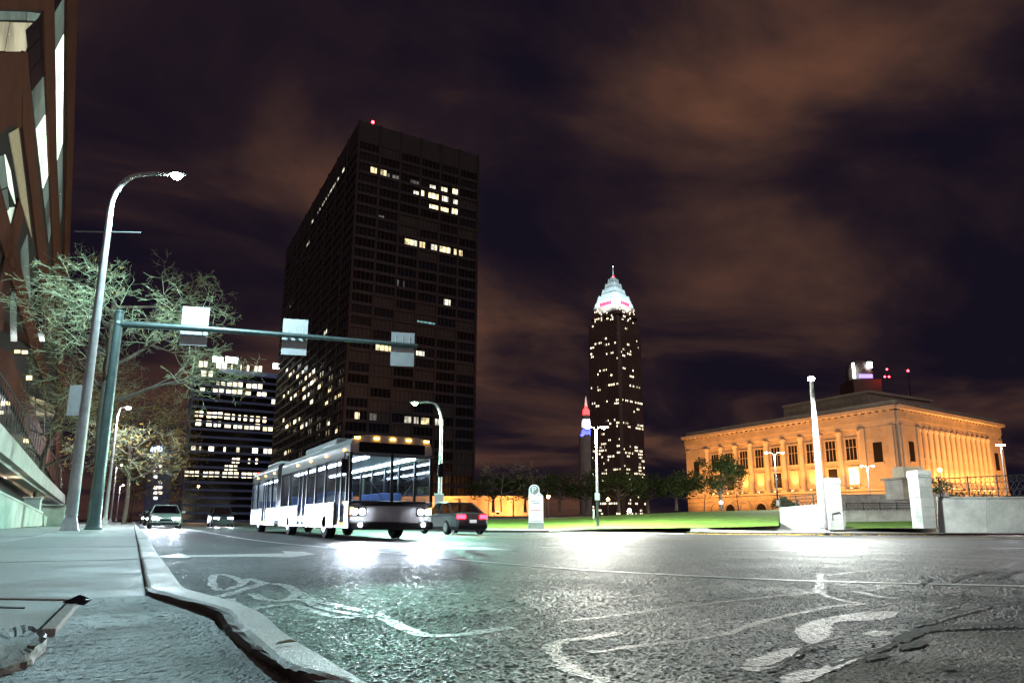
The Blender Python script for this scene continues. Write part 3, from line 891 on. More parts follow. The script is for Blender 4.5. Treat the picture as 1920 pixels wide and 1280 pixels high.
twin_lamp('twin-headed lamp post standing behind the left white wing wall', 1459, 952, 848, 84, .75, 2500, (1, .97, .88))
twin_lamp('twin-headed lamp post behind the gap between the two gate pillars', 1634, 956, 873, 96, .55, 2500, (1, .97, .88))
twin_lamp('lamp post with white light at the right edge above the iron fence', 1893, 960, 833, 88, .15, 3000, (1, .95, 1))
# notice plates on poles
def plate(name, label, px, D, m='sign_back', d=AHEAD, th=.02, cat='sign'):
    (x0, y0, x1, y1) = px
    a = far(x0, y1, D); c = far(x1, y0, D)
    w = abs((c - a).dot(RIGHT)); h = c.z - a.z
    cc = (a + c) / 2
    t = thing(name, label, cat, cc)
    ang = atan2(RIGHT.y, RIGHT.x)
    MB().box((0, 0, 0), (w, th, h)).build('plate', m, t, rz=ang, bevel=.006)
    MB().box((0, .03, 0), (.05, .04, h * .8)).build('bracket', 'galvanised', t, rz=ang)
    return t
plate('parking_sign', 'small pale notice plate on the twin-headed lamp post by the lawn', (1115.5, 924, 1124.5, 937), 49.7)
plate('parking_sign', 'pale notice plate fixed to the street lamp with green light', (814, 925, 832, 948), 43.7)
plate('parking_sign', 'mauve rectangular sign back behind the tall left lamp pole', (124, 722, 172, 779), 26)
plate('parking_sign', 'small pale notice on the post beside the left white wing wall', (1456, 937, 1463, 947), 60)

# ================================================================== MAST ARM WITH THREE SIGNS
bM = far(176, 985, 27); bM.z = 0
t = thing('mast_arm_pole', 'dark green mast pole with a long arm reaching over the road', 'traffic mast', bM)
top = far(176, 585, 27).z
MB().lathe([(.34, 0), (.34, .06), (.26, .1), (.24, .4)], n=16).build('base', 'mast_green', t, smooth=True)
MB().tube([(0, 0, .4), (0, 0, top)], [.22, .17], 16).build('pole', 'mast_green', t, smooth=True)
MB().sphere((0, 0, top), .19, 12, .6).build('cap', 'mast_green', t, smooth=True)
a0 = far(178, 607, 27) - bM; a1 = far(783, 648, 29.5) - bM
a0.x = 0; a0.y = 0
MB().tube([a0, a0 + (a1 - a0) * .3 + Vector((0, 0, .06)), a0 + (a1 - a0) * .65 + Vector((0, 0, .05)), a1], [.15, .13, .105, .085], 14).build('arm', 'mast_green', t, smooth=True)
MB().lathe([(.2, -.06), (.2, .06)], a0, 12, 'x').build('flange', 'mast_green', t)
mat('bracket_pale', (.62, .62, .62), .5)
adir = (a1 - a0).normalized(); aang = atan2(adir.y, adir.x)
for px0, py0, px1, py1, lb in ((336, 574, 391, 646, 'rectangular sign seen from behind on the mast arm, nearest the bare tree'), (527, 597, 577, 664, 'rectangular sign seen from behind at the middle of the mast arm'), (732, 622, 778, 685, 'rectangular sign seen from behind at the end of the mast arm')):
    D = 27 + 2.5 * ((px0 + px1) / 2 - 178) / 605
    A_ = far(px0, py1, D); B_ = far(px1, py0, D); cc = (A_ + B_) / 2
    w = abs((B_ - A_).dot(RIGHT)); h = B_.z - A_.z
    s = thing('overhead_sign', lb, 'road sign', cc, aang, 'sign backs on the mast arm')
    n = Vector((-adir.y, adir.x, 0)).normalized()
    if n.dot(AHEAD) < 0: n = -n
    offy = .13
    MB().box((0, offy, 0), (w, .012, h)).build('panel', 'sign_back', s, bevel=.004)
    az = (a0 + bM + (a1 - a0) * (((cc - bM - a0).dot(adir)) / (a1 - a0).length)).z - cc.z + .05
    for k in (-1, 0, 1):
        MB().box((k * w * .3, offy - .012, az), (.03, .02, h * .48)).build('bracket', 'bracket_pale', s, bevel=.006)
        MB().lathe([(.108, -.008), (.108, .008)], (k * w * .3, 0, az), 12, 'x').build('clamp', 'galvanised', s)

# ================================================================== LEFT BUILDING (braced frame, green-lit glazing) AND RAMP
stone_wall('brown_cladding', (0.085, 0.034, 0.024), .8, .9)
mat('dark_glass', (0.012, 0.013, 0.016), 0.12, spec=.6)
mat('dark_core', (0.012, 0.012, 0.014), 0.8)
lit('lit_green', (0.78, 1.0, 0.80), 1.4, .35, .5)
lit('lit_dimgreen', (0.70, 1.0, 0.82), .10, .35, .6)
lit('lit_cream', (1.0, .93, .62), .75, .5, .4)
lit('lit_soffit', (1.0, .72, .42), .16, .3, .6)
FX = -6.5
lb = thing('braced_building', 'brown braced office building with green-lit glazing at the left edge', 'building', (FX, 55, 0))
def fac(px, x=FX):
    return [on_x(a, c, x) - Vector(lb.location) for a, c in px]
def member(name, px, th=.9, x=FX, m='brown_cladding', bevel=0.0):
    return MB().extrude(fac(px, x), (-th, 0, 0)).build(name, m, lb)
# recessed dark body
body = fac([(-160, -90), (140, -90), (136, 0), (126, 330), (118, 600), (106, 945), (-160, 960)], FX - 0.134)
MB().extrude(body, (-18, 0, 0)).build('wall', 'dark_core', lb)
member('pier', [(126, -60), (149, -60), (146, 0), (139, 250), (131, 470), (122, 600), (112, 940), (102, 940), (112, 600), (121, 470), (127, 250)], .9)
member('pier', [(80, -60), (101, -60), (104, 120), (107, 300), (114, 450), (117, 640), (109, 640), (99, 450), (92, 300), (85, 120)], .9, FX - 0.002)
member('pier', [(44, 96), (52, 98), (60, 200), (74, 350), (90, 480), (104, 640), (90, 640), (72, 480), (57, 350), (42, 230)], .9, FX - 0.005)
member('spandrel', [(-160, 101), (45, 99), (40, 240), (16, 236), (-160, 420)], .85, FX - 0.007)
member('spandrel', [(-160, 14), (82, 20), (80, -70), (-160, -90)], .8, FX - 0.006)
member('brace', [(-14, 330), (0, 345), (20, 420), (40, 500), (62, 590), (80, 660), (96, 720), (84, 720), (62, 660), (40, 590), (16, 500), (-12, 410)], .8, FX - 0.010)
member('brace', [(46, 400), (30, 470), (16, 540), (6, 620), (-14, 620), (-2, 540), (14, 460), (36, 372)], .8, FX - 0.012)
member('brace', [(-20, 640), (20, 660), (60, 760), (100, 860), (112, 900), (100, 900), (60, 830), (20, 750), (-20, 690)], .7, FX - 0.014)
member('spandrel', [(-160, 600), (10, 600), (60, 640), (60, 655), (10, 622), (-160, 630)], .7, FX - 0.134)
# glazing panes: separate pieces
def panes(cols, x, lits, name='pane', mats_=None):
    for k, (quadpx, m) in enumerate(cols):
        MB().extrude(fac(quadpx, x), (-.04, 0, 0)).build(name, m, lb)
def strip(l0, l1, r0, r1, ys, litrange, x):
    """panes between two slanting edges; l0..l1 left edge px at top/bottom"""
    cols = []
    for k in range(len(ys) - 1):
        def ed(a, b_, y_): return a[0] + (b_[0] - a[0]) * (y_ - a[1]) / (b_[1] - a[1])
        y0, y1 = ys[k] + 1.0, ys[k + 1] - 1.0
        sh = 16
        q = [(ed(l0, l1, y0 + sh) + .6, y0 + sh), (ed(r0, r1, y0 - sh) - .6, y0 - sh), (ed(r0, r1, y1 - sh) - .6, y1 - sh), (ed(l0, l1, y1 + sh) + .6, y1 + sh)]
        m = 'lit_green' if litrange[0] <= ys[k] <= litrange[1] else ('lit_dimgreen' if litrange[0] - 90 < ys[k] < litrange[1] + 160 else 'dark_glass')
        cols.append((q, m))
    panes(cols, x, None)
strip((101, 0), (109, 400), (121, 0), (117, 400), [-30, 10, 45, 80, 118, 155, 190, 222, 252, 285, 318, 350, 385, 420], (80, 255), FX - 0.090)
strip((52, 100), (88, 420), (83, 60), (98, 420), [40, 80, 118, 155, 190, 225, 262, 300, 338, 375, 410, 440], (225, 310), FX - 0.094)
panes([([(-60, 42), (18, 42), (8, 96), (-60, 96)], 'lit_cream'), ([(21, 43), (66, 44), (48, 97), (11, 97)], 'lit_cream'), ([(-60, 20), (50, 23), (49, 38), (-60, 37)], 'lit_dimgreen'), ([(53, 23), (76, 26), (68, 40), (52, 39)], 'lit_dimgreen')], FX - 0.096, None)
mat('soffit_panel', (.55, .48, .34), .7, var=.2)
panes([([(17, 250), (35, 240), (60, 445), (40, 380)], 'soffit_panel')], FX - 0.084, None, 'soffit')
panes([([(-40, 300), (8, 292), (14, 350), (-40, 372)], 'lit_dimgreen'), ([(10, 290), (20, 320), (30, 385), (17, 350)], 'lit_green'), ([(-40, 376), (14, 354), (18, 395), (-40, 420)], 'lit_dimgreen'), ([(19, 390), (30, 388), (20, 432), (10, 400)], 'lit_green')], FX - 0.098, None)
panes([([(40, 470), (52, 440), (58, 560), (44, 560)], 'lit_dimgreen'), ([(20, 560), (30, 530), (32, 640), (20, 640)], 'lit_dimgreen'), ([(62, 520), (74, 540), (84, 640), (70, 640)], 'dark_glass')], FX - 0.101, None)
rnd = random.Random(11)
lit('lit_warm_reflection', (1.0, .78, .35), 1.6, .5, .5)
for k in range(9):       # dark lower curtain wall, panes side by side
    x0 = -60 + k * 18
    panes([([(x0 + 1, 690 + k * 8), (x0 + 17, 695 + k * 8), (x0 + 17, 772 + k * 8 + 4), (x0 + 1, 768 + k * 8)], 'dark_glass'), ([(x0 + 1, 772 + k * 8), (x0 + 17, 777 + k * 8), (x0 + 17, 845 + k * 8), (x0 + 1, 840 + k * 8)], 'dark_glass')], FX - 0.114, None)
for q in ([(2, 752), (10, 752), (10, 760), (2, 760)], [(13, 752), (25, 753), (25, 760), (13, 759)], [(28, 752), (40, 754), (40, 760), (28, 758)], [(50, 704), (60, 704), (60, 712), (50, 712)], [(44, 822), (54, 823), (54, 830), (44, 829)], [(28, 656), (38, 656), (38, 662), (28, 662)], [(42, 657), (52, 657), (52, 663), (42, 663)], [(0, 770), (6, 770), (6, 776), (0, 776)]):
    panes([(q, 'lit_warm_reflection')], FX - 0.108, None, 'window')  # warm reflections in the dark glass, put in as glowing panes
panes([([(57, 795), (68, 805), (68, 855), (57, 845)], 'lit_dimgreen'), ([(107, 868), (116, 880), (116, 915), (107, 905)], 'lit_dimgreen'), ([(100, 770), (106, 775), (106, 805), (100, 798)], 'lit_dimgreen')], FX - 0.106, None, 'window')

# ramp parapet, glowing soffit, railing, low wall
RX = -5.2
def rp(px, x=RX): return [on_x(a, c, x) for a, c in px]
ramp = thing('entrance_ramp', 'concrete ramp parapet with glowing soffit and iron railing along the left building', 'ramp', (RX, 45, 0))
def rloc(px, x=RX): return [p - Vector(ramp.location) for p in rp(px, x)]
MB().extrude(rloc([(-90, 700), (0, 792), (40, 838), (75, 880), (122, 928), (122, 944), (75, 908), (40, 878), (0, 846), (-90, 780)]), (-.5, 0, 0)).build('parapet', 'wall_concrete', ramp)
MB().extrude(rloc([(-90, 785), (0, 850), (75, 912), (122, 947), (122, 951), (75, 920), (0, 866), (-90, 810)], RX - .3), (-1.0, 0, 0)).build('soffit', 'wall_concrete', ramp)
for q in ([(-60, 830), (22, 888), (22, 902), (-60, 860)], [(25, 890), (64, 921), (64, 934), (25, 904)], [(66, 911), (106, 938), (106, 947), (66, 928)]):
    MB().extrude(rloc(q, RX - .9), (-.05, 0, 0)).build('soffit_light', 'lit_soffit', ramp)
lamp('POINT', 'soffit_glow', ramp, on_x(30, 893, RX - .55) - Vector(ramp.location), 120, (1, .72, .45), .3)
lamp('POINT', 'soffit_glow', ramp, on_x(85, 928, RX - .55) - Vector(ramp.location), 120, (1, .72, .45), .3)
MB().extrude(rloc([(-90, 880), (0, 910), (65, 946), (122, 975), (122, 990), (-90, 1005)], RX - 1.4), (-.3, 0, 0)).build('back_wall', 'dark_core', ramp)
rl = MB(); N_ = 46
for k in range(N_):
    x = -70 + k * 190 / N_
    def tp(x): return 792 + (x) * (136 / 122.) if x > -90 else 700
    a = on_x(x, tp(x), RX - .25) - Vector(ramp.location); h = on_x(x, tp(x) - 92 + .42 * x, RX - .25) - Vector(ramp.location)
    rl.tube([a, (a.x, a.y, h.z)], .018, 4)
rl.tube([on_x(-70, tp(-70) - 92 - 29, RX - .25) - Vector(ramp.location), on_x(120, tp(120) - 92 + 50, RX - .25) - Vector(ramp.location)], .035, 6)
tag(rl.build('railing', 'black_metal', ramp), kind='stuff')
lw = thing('low_wall', 'low sloping concrete wall at the left edge behind the lamp base', 'wall', (-4.6, 34, 0))
def lloc(px, x): return [on_x(a, c, x) - Vector(lw.location) for a, c in px]
MB().extrude(lloc([(-90, 895), (0, 924), (80, 963), (80, 985), (-90, 1000)], -4.5), (-.35, 0, 0)).build('wall', 'wall_concrete', lw, bevel=.02)
MB().extrude(lloc([(-90, 890), (0, 919), (81, 959), (81, 963), (0, 923.5), (-90, 894)], -4.47), (-.41, 0, 0)).build('coping', 'slab_b', lw)
MB().extrude(lloc([(82, 965), (118, 982), (118, 988), (82, 985)], -4.52), (-.35, 0, 0)).build('wall', 'wall_concrete', lw)
for x0, x1, y0 in ((52, 59, 932), (68, 86, 946)):
    pb = on_x((x0 + x1) / 2, 984, -4.9); w = (on_x(x1, 984, -4.9) - on_x(x0, 984, -4.9)).dot(RIGHT)
    lt = thing('planter_pillar', 'pale square pillar behind the low wall, %s' % ('narrow one' if x0 == 52 else 'broad one'), 'pillar', (pb.x, pb.y, 0))
    hh = on_x(x0, y0, -4.9).z
    MB().box((0, 0, hh / 2), (w, w, hh)).build('shaft', 'slab_b', lt, bevel=.02); MB().box((0, 0, hh + .04), (w * 1.15, w * 1.15, .08)).build('cap', 'slab_b', lt, bevel=.01)

# ================================================================== DARK OFFICE TOWER
TX, TY = far(655, 600, 213).x, far(655, 600, 213).y
TH = far(660, 226, 213).z
TX2 = on_y(893, 500, TY).x; TY2 = on_x(529, 600, TX).y
mat('tower_column', (0.035, 0.026, 0.028), .6)
mat('tower_frame', (0.043, 0.039, 0.05), .6, var=.3, vscale=.3)
mat('tower_glass', (0.006, 0.0065, 0.009), .15, spec=.6)
lit('lit_warm', (1.0, .80, .42), 1.3, .55, .8)
lit('lit_pale', (1.0, .95, .74), .75, .55, .6)
lit('lit_faint', (.9, .9, .8), .12, .55, .6)
lit('lit_cyan', (.45, 1.0, 1.0), .5, .3, .7)
lit('lit_block', (1.0, .80, .46), 3.4, .25, .5)
lit('lit_block_pale', (1.0, .9, .66), 1.6, .25, .5)
ot = thing('office_tower', 'tall dark office tower with a few lit floors and a red roof beacon', 'building', (TX, TY, 0))
W1 = TX2 - TX; W2 = TY2 - TY
MB().box((W1 / 2, W2 / 2, TH / 2 - 1.2), (W1 - .6, W2 - .6, TH)).build('wall', 'dark_core', ot)
MB().box((W1 / 2, W2 / 2, TH - 4.0), (W1 + .1, W2 + .1, 8.0)).build('crown_wall', 'tower_frame', ot)
MB().box((W1 * .55, W2 * .5, TH + .8), (W1 * .7, W2 * .8, 2.6)).build('roof_plant', 'tower_frame', ot)
NF = 33; fh = (TH - 8.0) / NF; NB = 6; bw = W1 / NB; NL = 9; lw_ = W2 / NL
for f_ in range(NF):
    z0 = f_ * fh
    MB().box((W1 / 2, -.05, .55), (W1 + .3, .5, 1.1)).build('spandrel', 'tower_frame', ot, (0, 0, z0))
    MB().box((-.05, W2 / 2, .55), (.5, W2 + .3, 1.1)).build('spandrel', 'tower_frame', ot, (0, 0, z0 + .003))
pms = [MB().box((0, 0, 0), (bw - 1.0, .1, fh - 1.15)).mesh('window', m_) for m_ in (MATS['tower_glass'], mat('tower_glass_blue', (0.010, 0.013, 0.022), .1, spec=.8), mat('tower_blind', (0.05, 0.045, 0.045), .5))]
for f_ in range(NF):
    for k in range(NB):
        place('window', random.choice((pms[0], pms[0], pms[1], pms[1], pms[2])), ot, (bw * (k + .5), .22, f_ * fh + 1.1 + (fh - 1.1) / 2))
pl_ = MB()
for f_ in range(NF):
    for k in range(NL):
        pl_.box((.22, lw_ * (k + .5), f_ * fh + 1.1 + (fh - 1.1) / 2), (.1, lw_ - .6, fh - 1.15))
tag(pl_.build('window_row', 'tower_glass', ot), kind='stuff')
for k in range(NB + 1):
    MB().box((W1 * k / NB, -.2, TH / 2), (.9, .5, TH + .4)).build('column', 'tower_column', ot)
for k in range(1, NL + 1):
    MB().box((-.2, W2 * k / NL, TH / 2), (.5, .7, TH + .4)).build('column', 'tower_column', ot)
ml = MB()
for k in range(NB * 5):
    if k % 5: ml.box((W1 * k / (NB * 5), .05, TH / 2), (.16, .3, TH - 8))
for k in range(NL * 4):
    if k % 4: ml.box((.05, W2 * k / (NL * 4), TH / 2), (.3, .18, TH - 8))
tag(ml.build('mullions', 'tower_column', ot), kind='stuff')
def lit_right(px, py, wpx, m='lit_warm', frac=.8):
    p = on_y(px, py, TY); x = p.x - TX; z = p.z
    for lo, hi, xa, ax_, ay_ in ((305, 318, 0, 710, 312), (330, 350, 0, 770, 345), (340, 355.5, 800, 832, 347), (356, 375.5, 0, 830, 363), (376, 392, 0, 830, 381), (455, 490, 0, 812, 471), (590, 600, 0, 803, 595), (650, 668, 0, 750, 658), (770, 792, 0, 770, 783)):
        if lo <= py <= hi and px >= xa: z = on_y(ax_, ay_, TY).z        # one storey for the whole row
    f_ = round((z - 1.1 - (fh - 1.1) / 2) / fh)
    w = wpx / PX_F * TY * 1.12
    MB().box((0, 0, 0), (w, .06, (fh - 1.2) * frac)).build('window', m, ot, (x, .12, f_ * fh + 1.1 + (fh - 1.1) * (frac / 2)))
for a in ((701, 311, 12), (719, 314, 12), (812, 343, 12, 'lit_pale', .5), (832, 347, 16, 'lit_warm', .6), (854, 352, 11), (815, 359, 24), (835, 364, 12, 'lit_pale'), (857, 370, 14, 'lit_pale', .7), (782, 371, 14, 'lit_pale', .5), (792, 373, 7), (815, 378, 20, 'lit_warm', .6), (833, 382, 18, 'lit_warm', .6), (854, 388, 14), (766, 461, 14), (779, 465, 12, 'lit_pale'), (791, 468, 12), (815, 471, 14, 'lit_pale'), (830, 475, 12), (841, 478, 8), (859, 482, 18), (839, 560, 13, 'lit_pale'), (746, 523, 4, 'lit_faint'), (758, 524, 3, 'lit_faint'), (719, 653, 30, 'lit_warm', .7), (788, 664, 16, 'lit_pale', .6), (720, 335, 22, 'lit_faint', .5), (742, 341, 12, 'lit_faint', .5), (780, 348, 22, 'lit_faint', .5), (715, 410, 10, 'lit_faint', .3), (795, 593, 26, 'lit_cyan', .25), (812, 597, 14, 'lit_cyan', .25), (670, 775, 8), (700, 777, 12, 'lit_faint'), (772, 783, 26, 'lit_pale'), (797, 785, 16), (822, 788, 20, 'lit_pale')):
    lit_right(*a)
def lit_left(px, py, wm, m='lit_pale', frac=.7):
    p = on_x(px, py, TX); y_ = p.y - TY; z = p.z
    if not (0 < y_ < W2): y_ = min(max(y_, wm / 2), W2 - wm / 2)
    f_ = round((z - 1.1 - (fh - 1.1) / 2) / fh)
    MB().box((0, 0, 0), (.06, wm, (fh - 1.2) * frac)).build('window', m, ot, (.12, y_, f_ * fh + 1.1 + (fh - 1.1) * (frac / 2)))
for px, py in ((541, 466), (549, 461), (560, 446), (568, 434), (577, 421), (586, 409), (598, 388), (606, 377), (613, 366), (620, 354), (626, 345), (632, 334), (643, 322)):
    lit_left(px, py, 4.0)
for px, py in ((580, 446), (576, 452), (544, 572), (550, 563), (612, 618), (608, 626)):
    lit_left(px, py, 3.0, 'lit_faint' if px < 575 else 'lit_pale')
for px, py in ((617, 733), (628, 735), (636, 736), (612, 745), (615, 794), (630, 797), (620, 826), (632, 828)):  # reflected lights of other buildings, put on this face as glowing panes
    lit_left(px, py, 3.0, 'lit_warm', .5)
for y_, a, c in ((697, 537, 560), (699, 567, 590), (718, 563, 604), (740, 532, 560), (743, 570, 588), (790, 531, 575), (841, 535, 545)):  # more rows of reflected building lights, modelled as emissive panes
    k = a
    while k < c:
        lit_left(k, y_, 4.0, 'lit_block_pale' if k % 2 else 'lit_block', .6); k += 7
bc = far(699, 232, 216) - Vector(ot.location); bc.x = max(bc.x, 1.5)
bx_ = MB(); bx_.tube([(bc.x, .8, TH + .1), (bc.x, .8, TH + 1.0)], .12, 8); bo = bx_.build('beacon_post', 'black_metal', ot)
MB().sphere((bc.x, .8, TH + 1.35), .55, 10).build('beacon_light', 'beacon_red', bo, smooth=True)

# ================================================================== BLUE-GREY OFFICE BLOCK BEHIND, LEFT OF THE TOWER
D0 = 330
c0 = far(345, 900, D0)
BY = c0.y
ob = thing('office_block', 'broad blue-grey office block with rows of warm lit windows beyond the street', 'building', (c0.x, BY, 0))
x1 = on_y(650, 900, BY).x - c0.x; zt_ = on_y(345, 690, BY).z
mat('block_wall', (.20, .27, .52), .7, var=.25, vscale=.1)  # bluish flare veil over the block put into its wall colour
MB().box((x1 / 2, 15, zt_ / 2 - 2), (x1, 29.4, zt_ + 4)).build('wall', 'block_wall', ob)
MB().box((x1 * .42, 14, zt_ + 1.5), (x1 * .55, 20, 3.0)).build('roof_plant', 'block_wall', ob)
ROWS = {682: [(372, 390), (405, 426), (433, 437), (450, 454), (462, 468), (476, 492)], 699: [(376, 388), (390, 400)], 717: [(404, 412), (413, 423), (425, 456), (461, 493)], 731: [(374, 385), (398, 420), (423, 455), (459, 471), (481, 500)], 776: [(364, 382), (387, 418), (420, 432), (434, 441), (446, 452), (456, 464), (468, 476), (479, 488), (492, 500)], 792: [(366, 378), (386, 398), (400, 415), (420, 434), (437, 455), (457, 488), (492, 512)], 841: [(357, 368), (372, 378), (390, 402), (418, 424), (442, 450), (472, 484), (493, 512)], 861: [(434, 450), (464, 470), (478, 484)], 875: [(420, 446)], 888: [(345, 374), (380, 412), (416, 448), (452, 484), (490, 506)], 697.5: [(537, 560), (567, 590)], 718.5: [(563, 604)], 741: [(508, 560), (570, 588)], 790: [(520, 575)]}
for y_, segs in ROWS.items():
    for a, b_ in segs:
        n_ = max(1, round((b_ - a) / 10))
        for k in range(n_):
            xa = a + (b_ - a) * k / n_ + .8; xb = a + (b_ - a) * (k + 1) / n_ - .8
            yy = y_ + .085 * (a - 370) if y_ < 800 else y_ + .03 * (a - 370)
            A_ = on_y(xa, yy + 5, BY); B_ = on_y(xb, yy - 4.5, BY)
            MB().box((0, 0, 0), (B_.x - A_.x, .3, B_.z - A_.z)).build('window', 'lit_block' if random.random() > .35 else 'lit_block_pale', ob, ((A_.x + B_.x) / 2 - c0.x, -.05, (A_.z + B_.z) / 2))
fl = MB()
for k in range(20):
    z_ = zt_ * k / 20
    MB().box((x1 / 2, -.1, 0), (x1, .4, 1.2)).build('spandrel', 'block_wall', ob, (0, 0, z_))
    MB().box((x1 / 2, .0, 0), (x1 - 1, .1, zt_ / 20 - 1.3)).build('glazing_band', 'tower_glass', ob, (0, 0, z_ + zt_ / 40))
mat('roof_flood', (.9, .9, .9), .4, emit=(.85, .95, 1.0), estr=7, sample=False)
for a, b_, y_ in ((400, 420, 671), (424, 448, 672), (514, 536, 684), (538, 550, 685)):
    A_ = on_y(a, y_ + 4, BY); B_ = on_y(b_, y_ - 4, BY)
    MB().box((0, 0, 0), (B_.x - A_.x, .5, B_.z - A_.z)).build('roof_light', 'roof_flood', ob, ((A_.x + B_.x) / 2 - c0.x, 3.9, (A_.z + B_.z) / 2))
A_ = on_y(545, 677, BY); B_ = on_y(561, 673, BY)
MB().box((0, 0, 0), (B_.x - A_.x, .5, B_.z - A_.z)).build('roof_sign', 'beacon_red', ob, ((A_.x + B_.x) / 2 - c0.x, 3.8, (A_.z + B_.z) / 2))

# slim far tower near the vanishing point
D1 = 520; c1 = far(272, 930, D1)
ft = thing('slim_tower', 'slim distant tower with a pale lit sign above the street end', 'building', (c1.x, c1.y, 0))
xw = on_y(318, 930, c1.y).x - c1.x; zt_ = on_y(290, 834, c1.y).z
MB().box((xw / 2, 10, zt_ / 2), (xw, 20, zt_)).build('wall', 'block_wall', ft)
for (a, y0, b_, y1) in ((283, 839, 287, 848), (289, 838, 293, 847), (294, 836, 299, 846), (300, 838, 304, 845)):
    A_ = on_y(a, y1, c1.y); B_ = on_y(b_, y0, c1.y)
    MB().box((0, 0, 0), (B_.x - A_.x, .5, B_.z - A_.z)).build('sign_letter', 'roof_flood', ft, ((A_.x + B_.x) / 2 - c1.x, -.2, (A_.z + B_.z) / 2))
for k in range(8):
    for q in range(2):
        if (k * 7 + q * 3) % 4 == 0: continue
        A_ = on_y(288 + q * 9, 866 + k * 10, c1.y); B_ = on_y(295 + q * 9, 861 + k * 10, c1.y)
        MB().box((0, 0, 0), (B_.x - A_.x, .4, B_.z - A_.z)).build('window', 'lit_block_pale', ft, ((A_.x + B_.x) / 2 - c1.x, -.1, (A_.z + B_.z) / 2))

# ================================================================== TALL POINTED TOWER
D2 = 790; kb = far(1161, 960, D2)
mpp = D2 / PX_F
kt = thing('pointed_skyscraper', 'tall dark skyscraper with floodlit white stepped pyramid crown and spire', 'building', (kb.x, kb.y, 0), atan2(AHEAD.y, AHEAD.x) + radians(45))
zk = lambda y_: far(1161, y_, D2).z
mat('key_wall', (.22, .15, .125), .6, var=.25, vscale=.05)
mat('key_roof', (.62, .68, .7), .45, var=.15, vscale=.1)
def sq(b, half, z0, z1, half2=None, ch=0.0):
    h2 = half if half2 is None else half2
    b.extrude([(-half, -half, z0), (half, -half, z0), (half, half, z0), (-half, half, z0)], (0, 0, 1)) if False else None
    i = len(b.v)
    for hh, z_ in ((half, z0), (h2, z1)):
        c_ = ch * hh
        b.v += [(-hh + c_, -hh, z_), (hh - c_, -hh, z_), (hh, -hh + c_, z_), (hh, hh - c_, z_), (hh - c_, hh, z_), (-hh + c_, hh, z_), (-hh, hh - c_, z_), (-hh, -hh + c_, z_)]
    for k in range(8): b.f.append((i + k, i + (k + 1) % 8, i + 8 + (k + 1) % 8, i + 8 + k))
    b.f.append(tuple(i + 7 - k for k in range(8))); b.f.append(tuple(i + 8 + k for k in range(8)))
    return b
hl = 106 * mpp / 2 / sqrt(2) * 1.02; hu = 88 * mpp / 2 / sqrt(2)
sq(MB(), hl, -5, zk(612), ch=.12).build('lower_shaft', 'key_wall', kt)
sq(MB(), hu, zk(612) - .5, zk(580), ch=.1).build('upper_shaft', 'key_wall', kt)
sq(MB(), hu * 1.15, zk(600), zk(597), ch=.2).build('ledge', 'key_wall', kt)
rb = MB()
for s_ in range(4):
    for k in range(-6, 7):
        px_ = k * hl * .82 / 6
        for (u_, v_) in (((px_, -hl - .25), (.9, .9)),):
            ca, sa = cos(s_ * pi / 2), sin(s_ * pi / 2)
            rb.box((u_[0] * ca - u_[1] * sa, u_[0] * sa + u_[1] * ca, zk(612) / 2), (.9, .9, zk(612)), s_ * pi / 2)
tag(rb.build('ribs', 'key_wall', kt), kind='stuff')
zs = [580, 566, 553, 541, 530, 521]; hs = [76, 64, 46, 33, 21, 11]
for k in range(5):
    h0 = hs[k] * mpp / 2 / sqrt(2); h1 = hs[k + 1] * mpp / 2 / sqrt(2)
    sq(MB(), h0, zk(zs[k]), zk(zs[k + 1]), h1 * 1.12, .12).build('crown_tier', 'key_roof', kt)
    for s_ in range(4):       # little gables at the middle of each side and corner
        ca, sa = cos(s_ * pi / 2 + pi / 4), sin(s_ * pi / 2 + pi / 4)
        g_ = h0 * 1.25
        MB().box((g_ * ca, g_ * sa, (zk(zs[k]) + zk(zs[k + 1])) / 2 - 1), (h0 * .35, h0 * .35, (zk(zs[k + 1]) - zk(zs[k])) * .8), s_ * pi / 2, .35).build('dormer', 'key_roof', kt)
MB().tube([(0, 0, zk(521)), (0, 0, zk(500))], [1.2, .25], 8).build('spire', 'key_roof', kt)
MB().sphere((0, 0, zk(520)), 1.6, 10).build('beacon_light', 'beacon_red', kt)
MB().sphere((0, 0, zk(500)), .6, 8).build('spire_tip', 'roof_flood', kt)
mat('red_sign', (.5, .02, .04), .4, emit=(1, .03, .07), estr=3.0, sample=False)
fw = 1.0
lw2 = MB(); lw3 = MB(); rnd = random.Random(21)
nfl = 62
wmat = lit('lit_sky', (1.0, .86, .60), 1.6, .05, .5)
for s_, ang in ((0, 0), (1, 1)):
    for f_ in range(nfl):
        z_ = zk(612) * (f_ + .5) / nfl
        dens = .40 if f_ in (1, 2, 5, 9, 14, 15, 19, 20, 21, 22, 28, 29, 36, 41, 46, 51, 54) else .05
        k = -18
        while k < 18:
            run = rnd.randint(1, 5)
            if rnd.random() < dens:
                for q in range(run):
                    u = (k + q + .5) * hl * .86 / 18
                    if abs(u) > hl * .84: continue
                    if rnd.random() < .15: continue
                    (lw2 if s_ == 0 else lw3).box((0, 0, 0), (0, 0, 0)) if False else None
                    tgt = lw2
                    w_, h_ = hl * .86 / 18 * .62, 1.9
                    if s_ == 0: tgt.box((-hl - .15, u, z_), (.3, w_, h_))
                    else: tgt.box((u, hl + .15, z_), (w_, .3, h_))
            k += run + rnd.randint(0, 2)
    for f_ in range(8):
        z_ = zk(610) + (zk(582) - zk(610)) * (f_ + .5) / 8
        for k in range(-12, 12):
            if rnd.random() < .14:
                u = (k + .5) * hu * .86 / 12
                if s_ == 0: lw2.box((-hu - .15, u, z_), (.3, 1.0, 1.6))
                else: lw2.box((u, hu + .15, z_), (1.0, .3, 1.6))
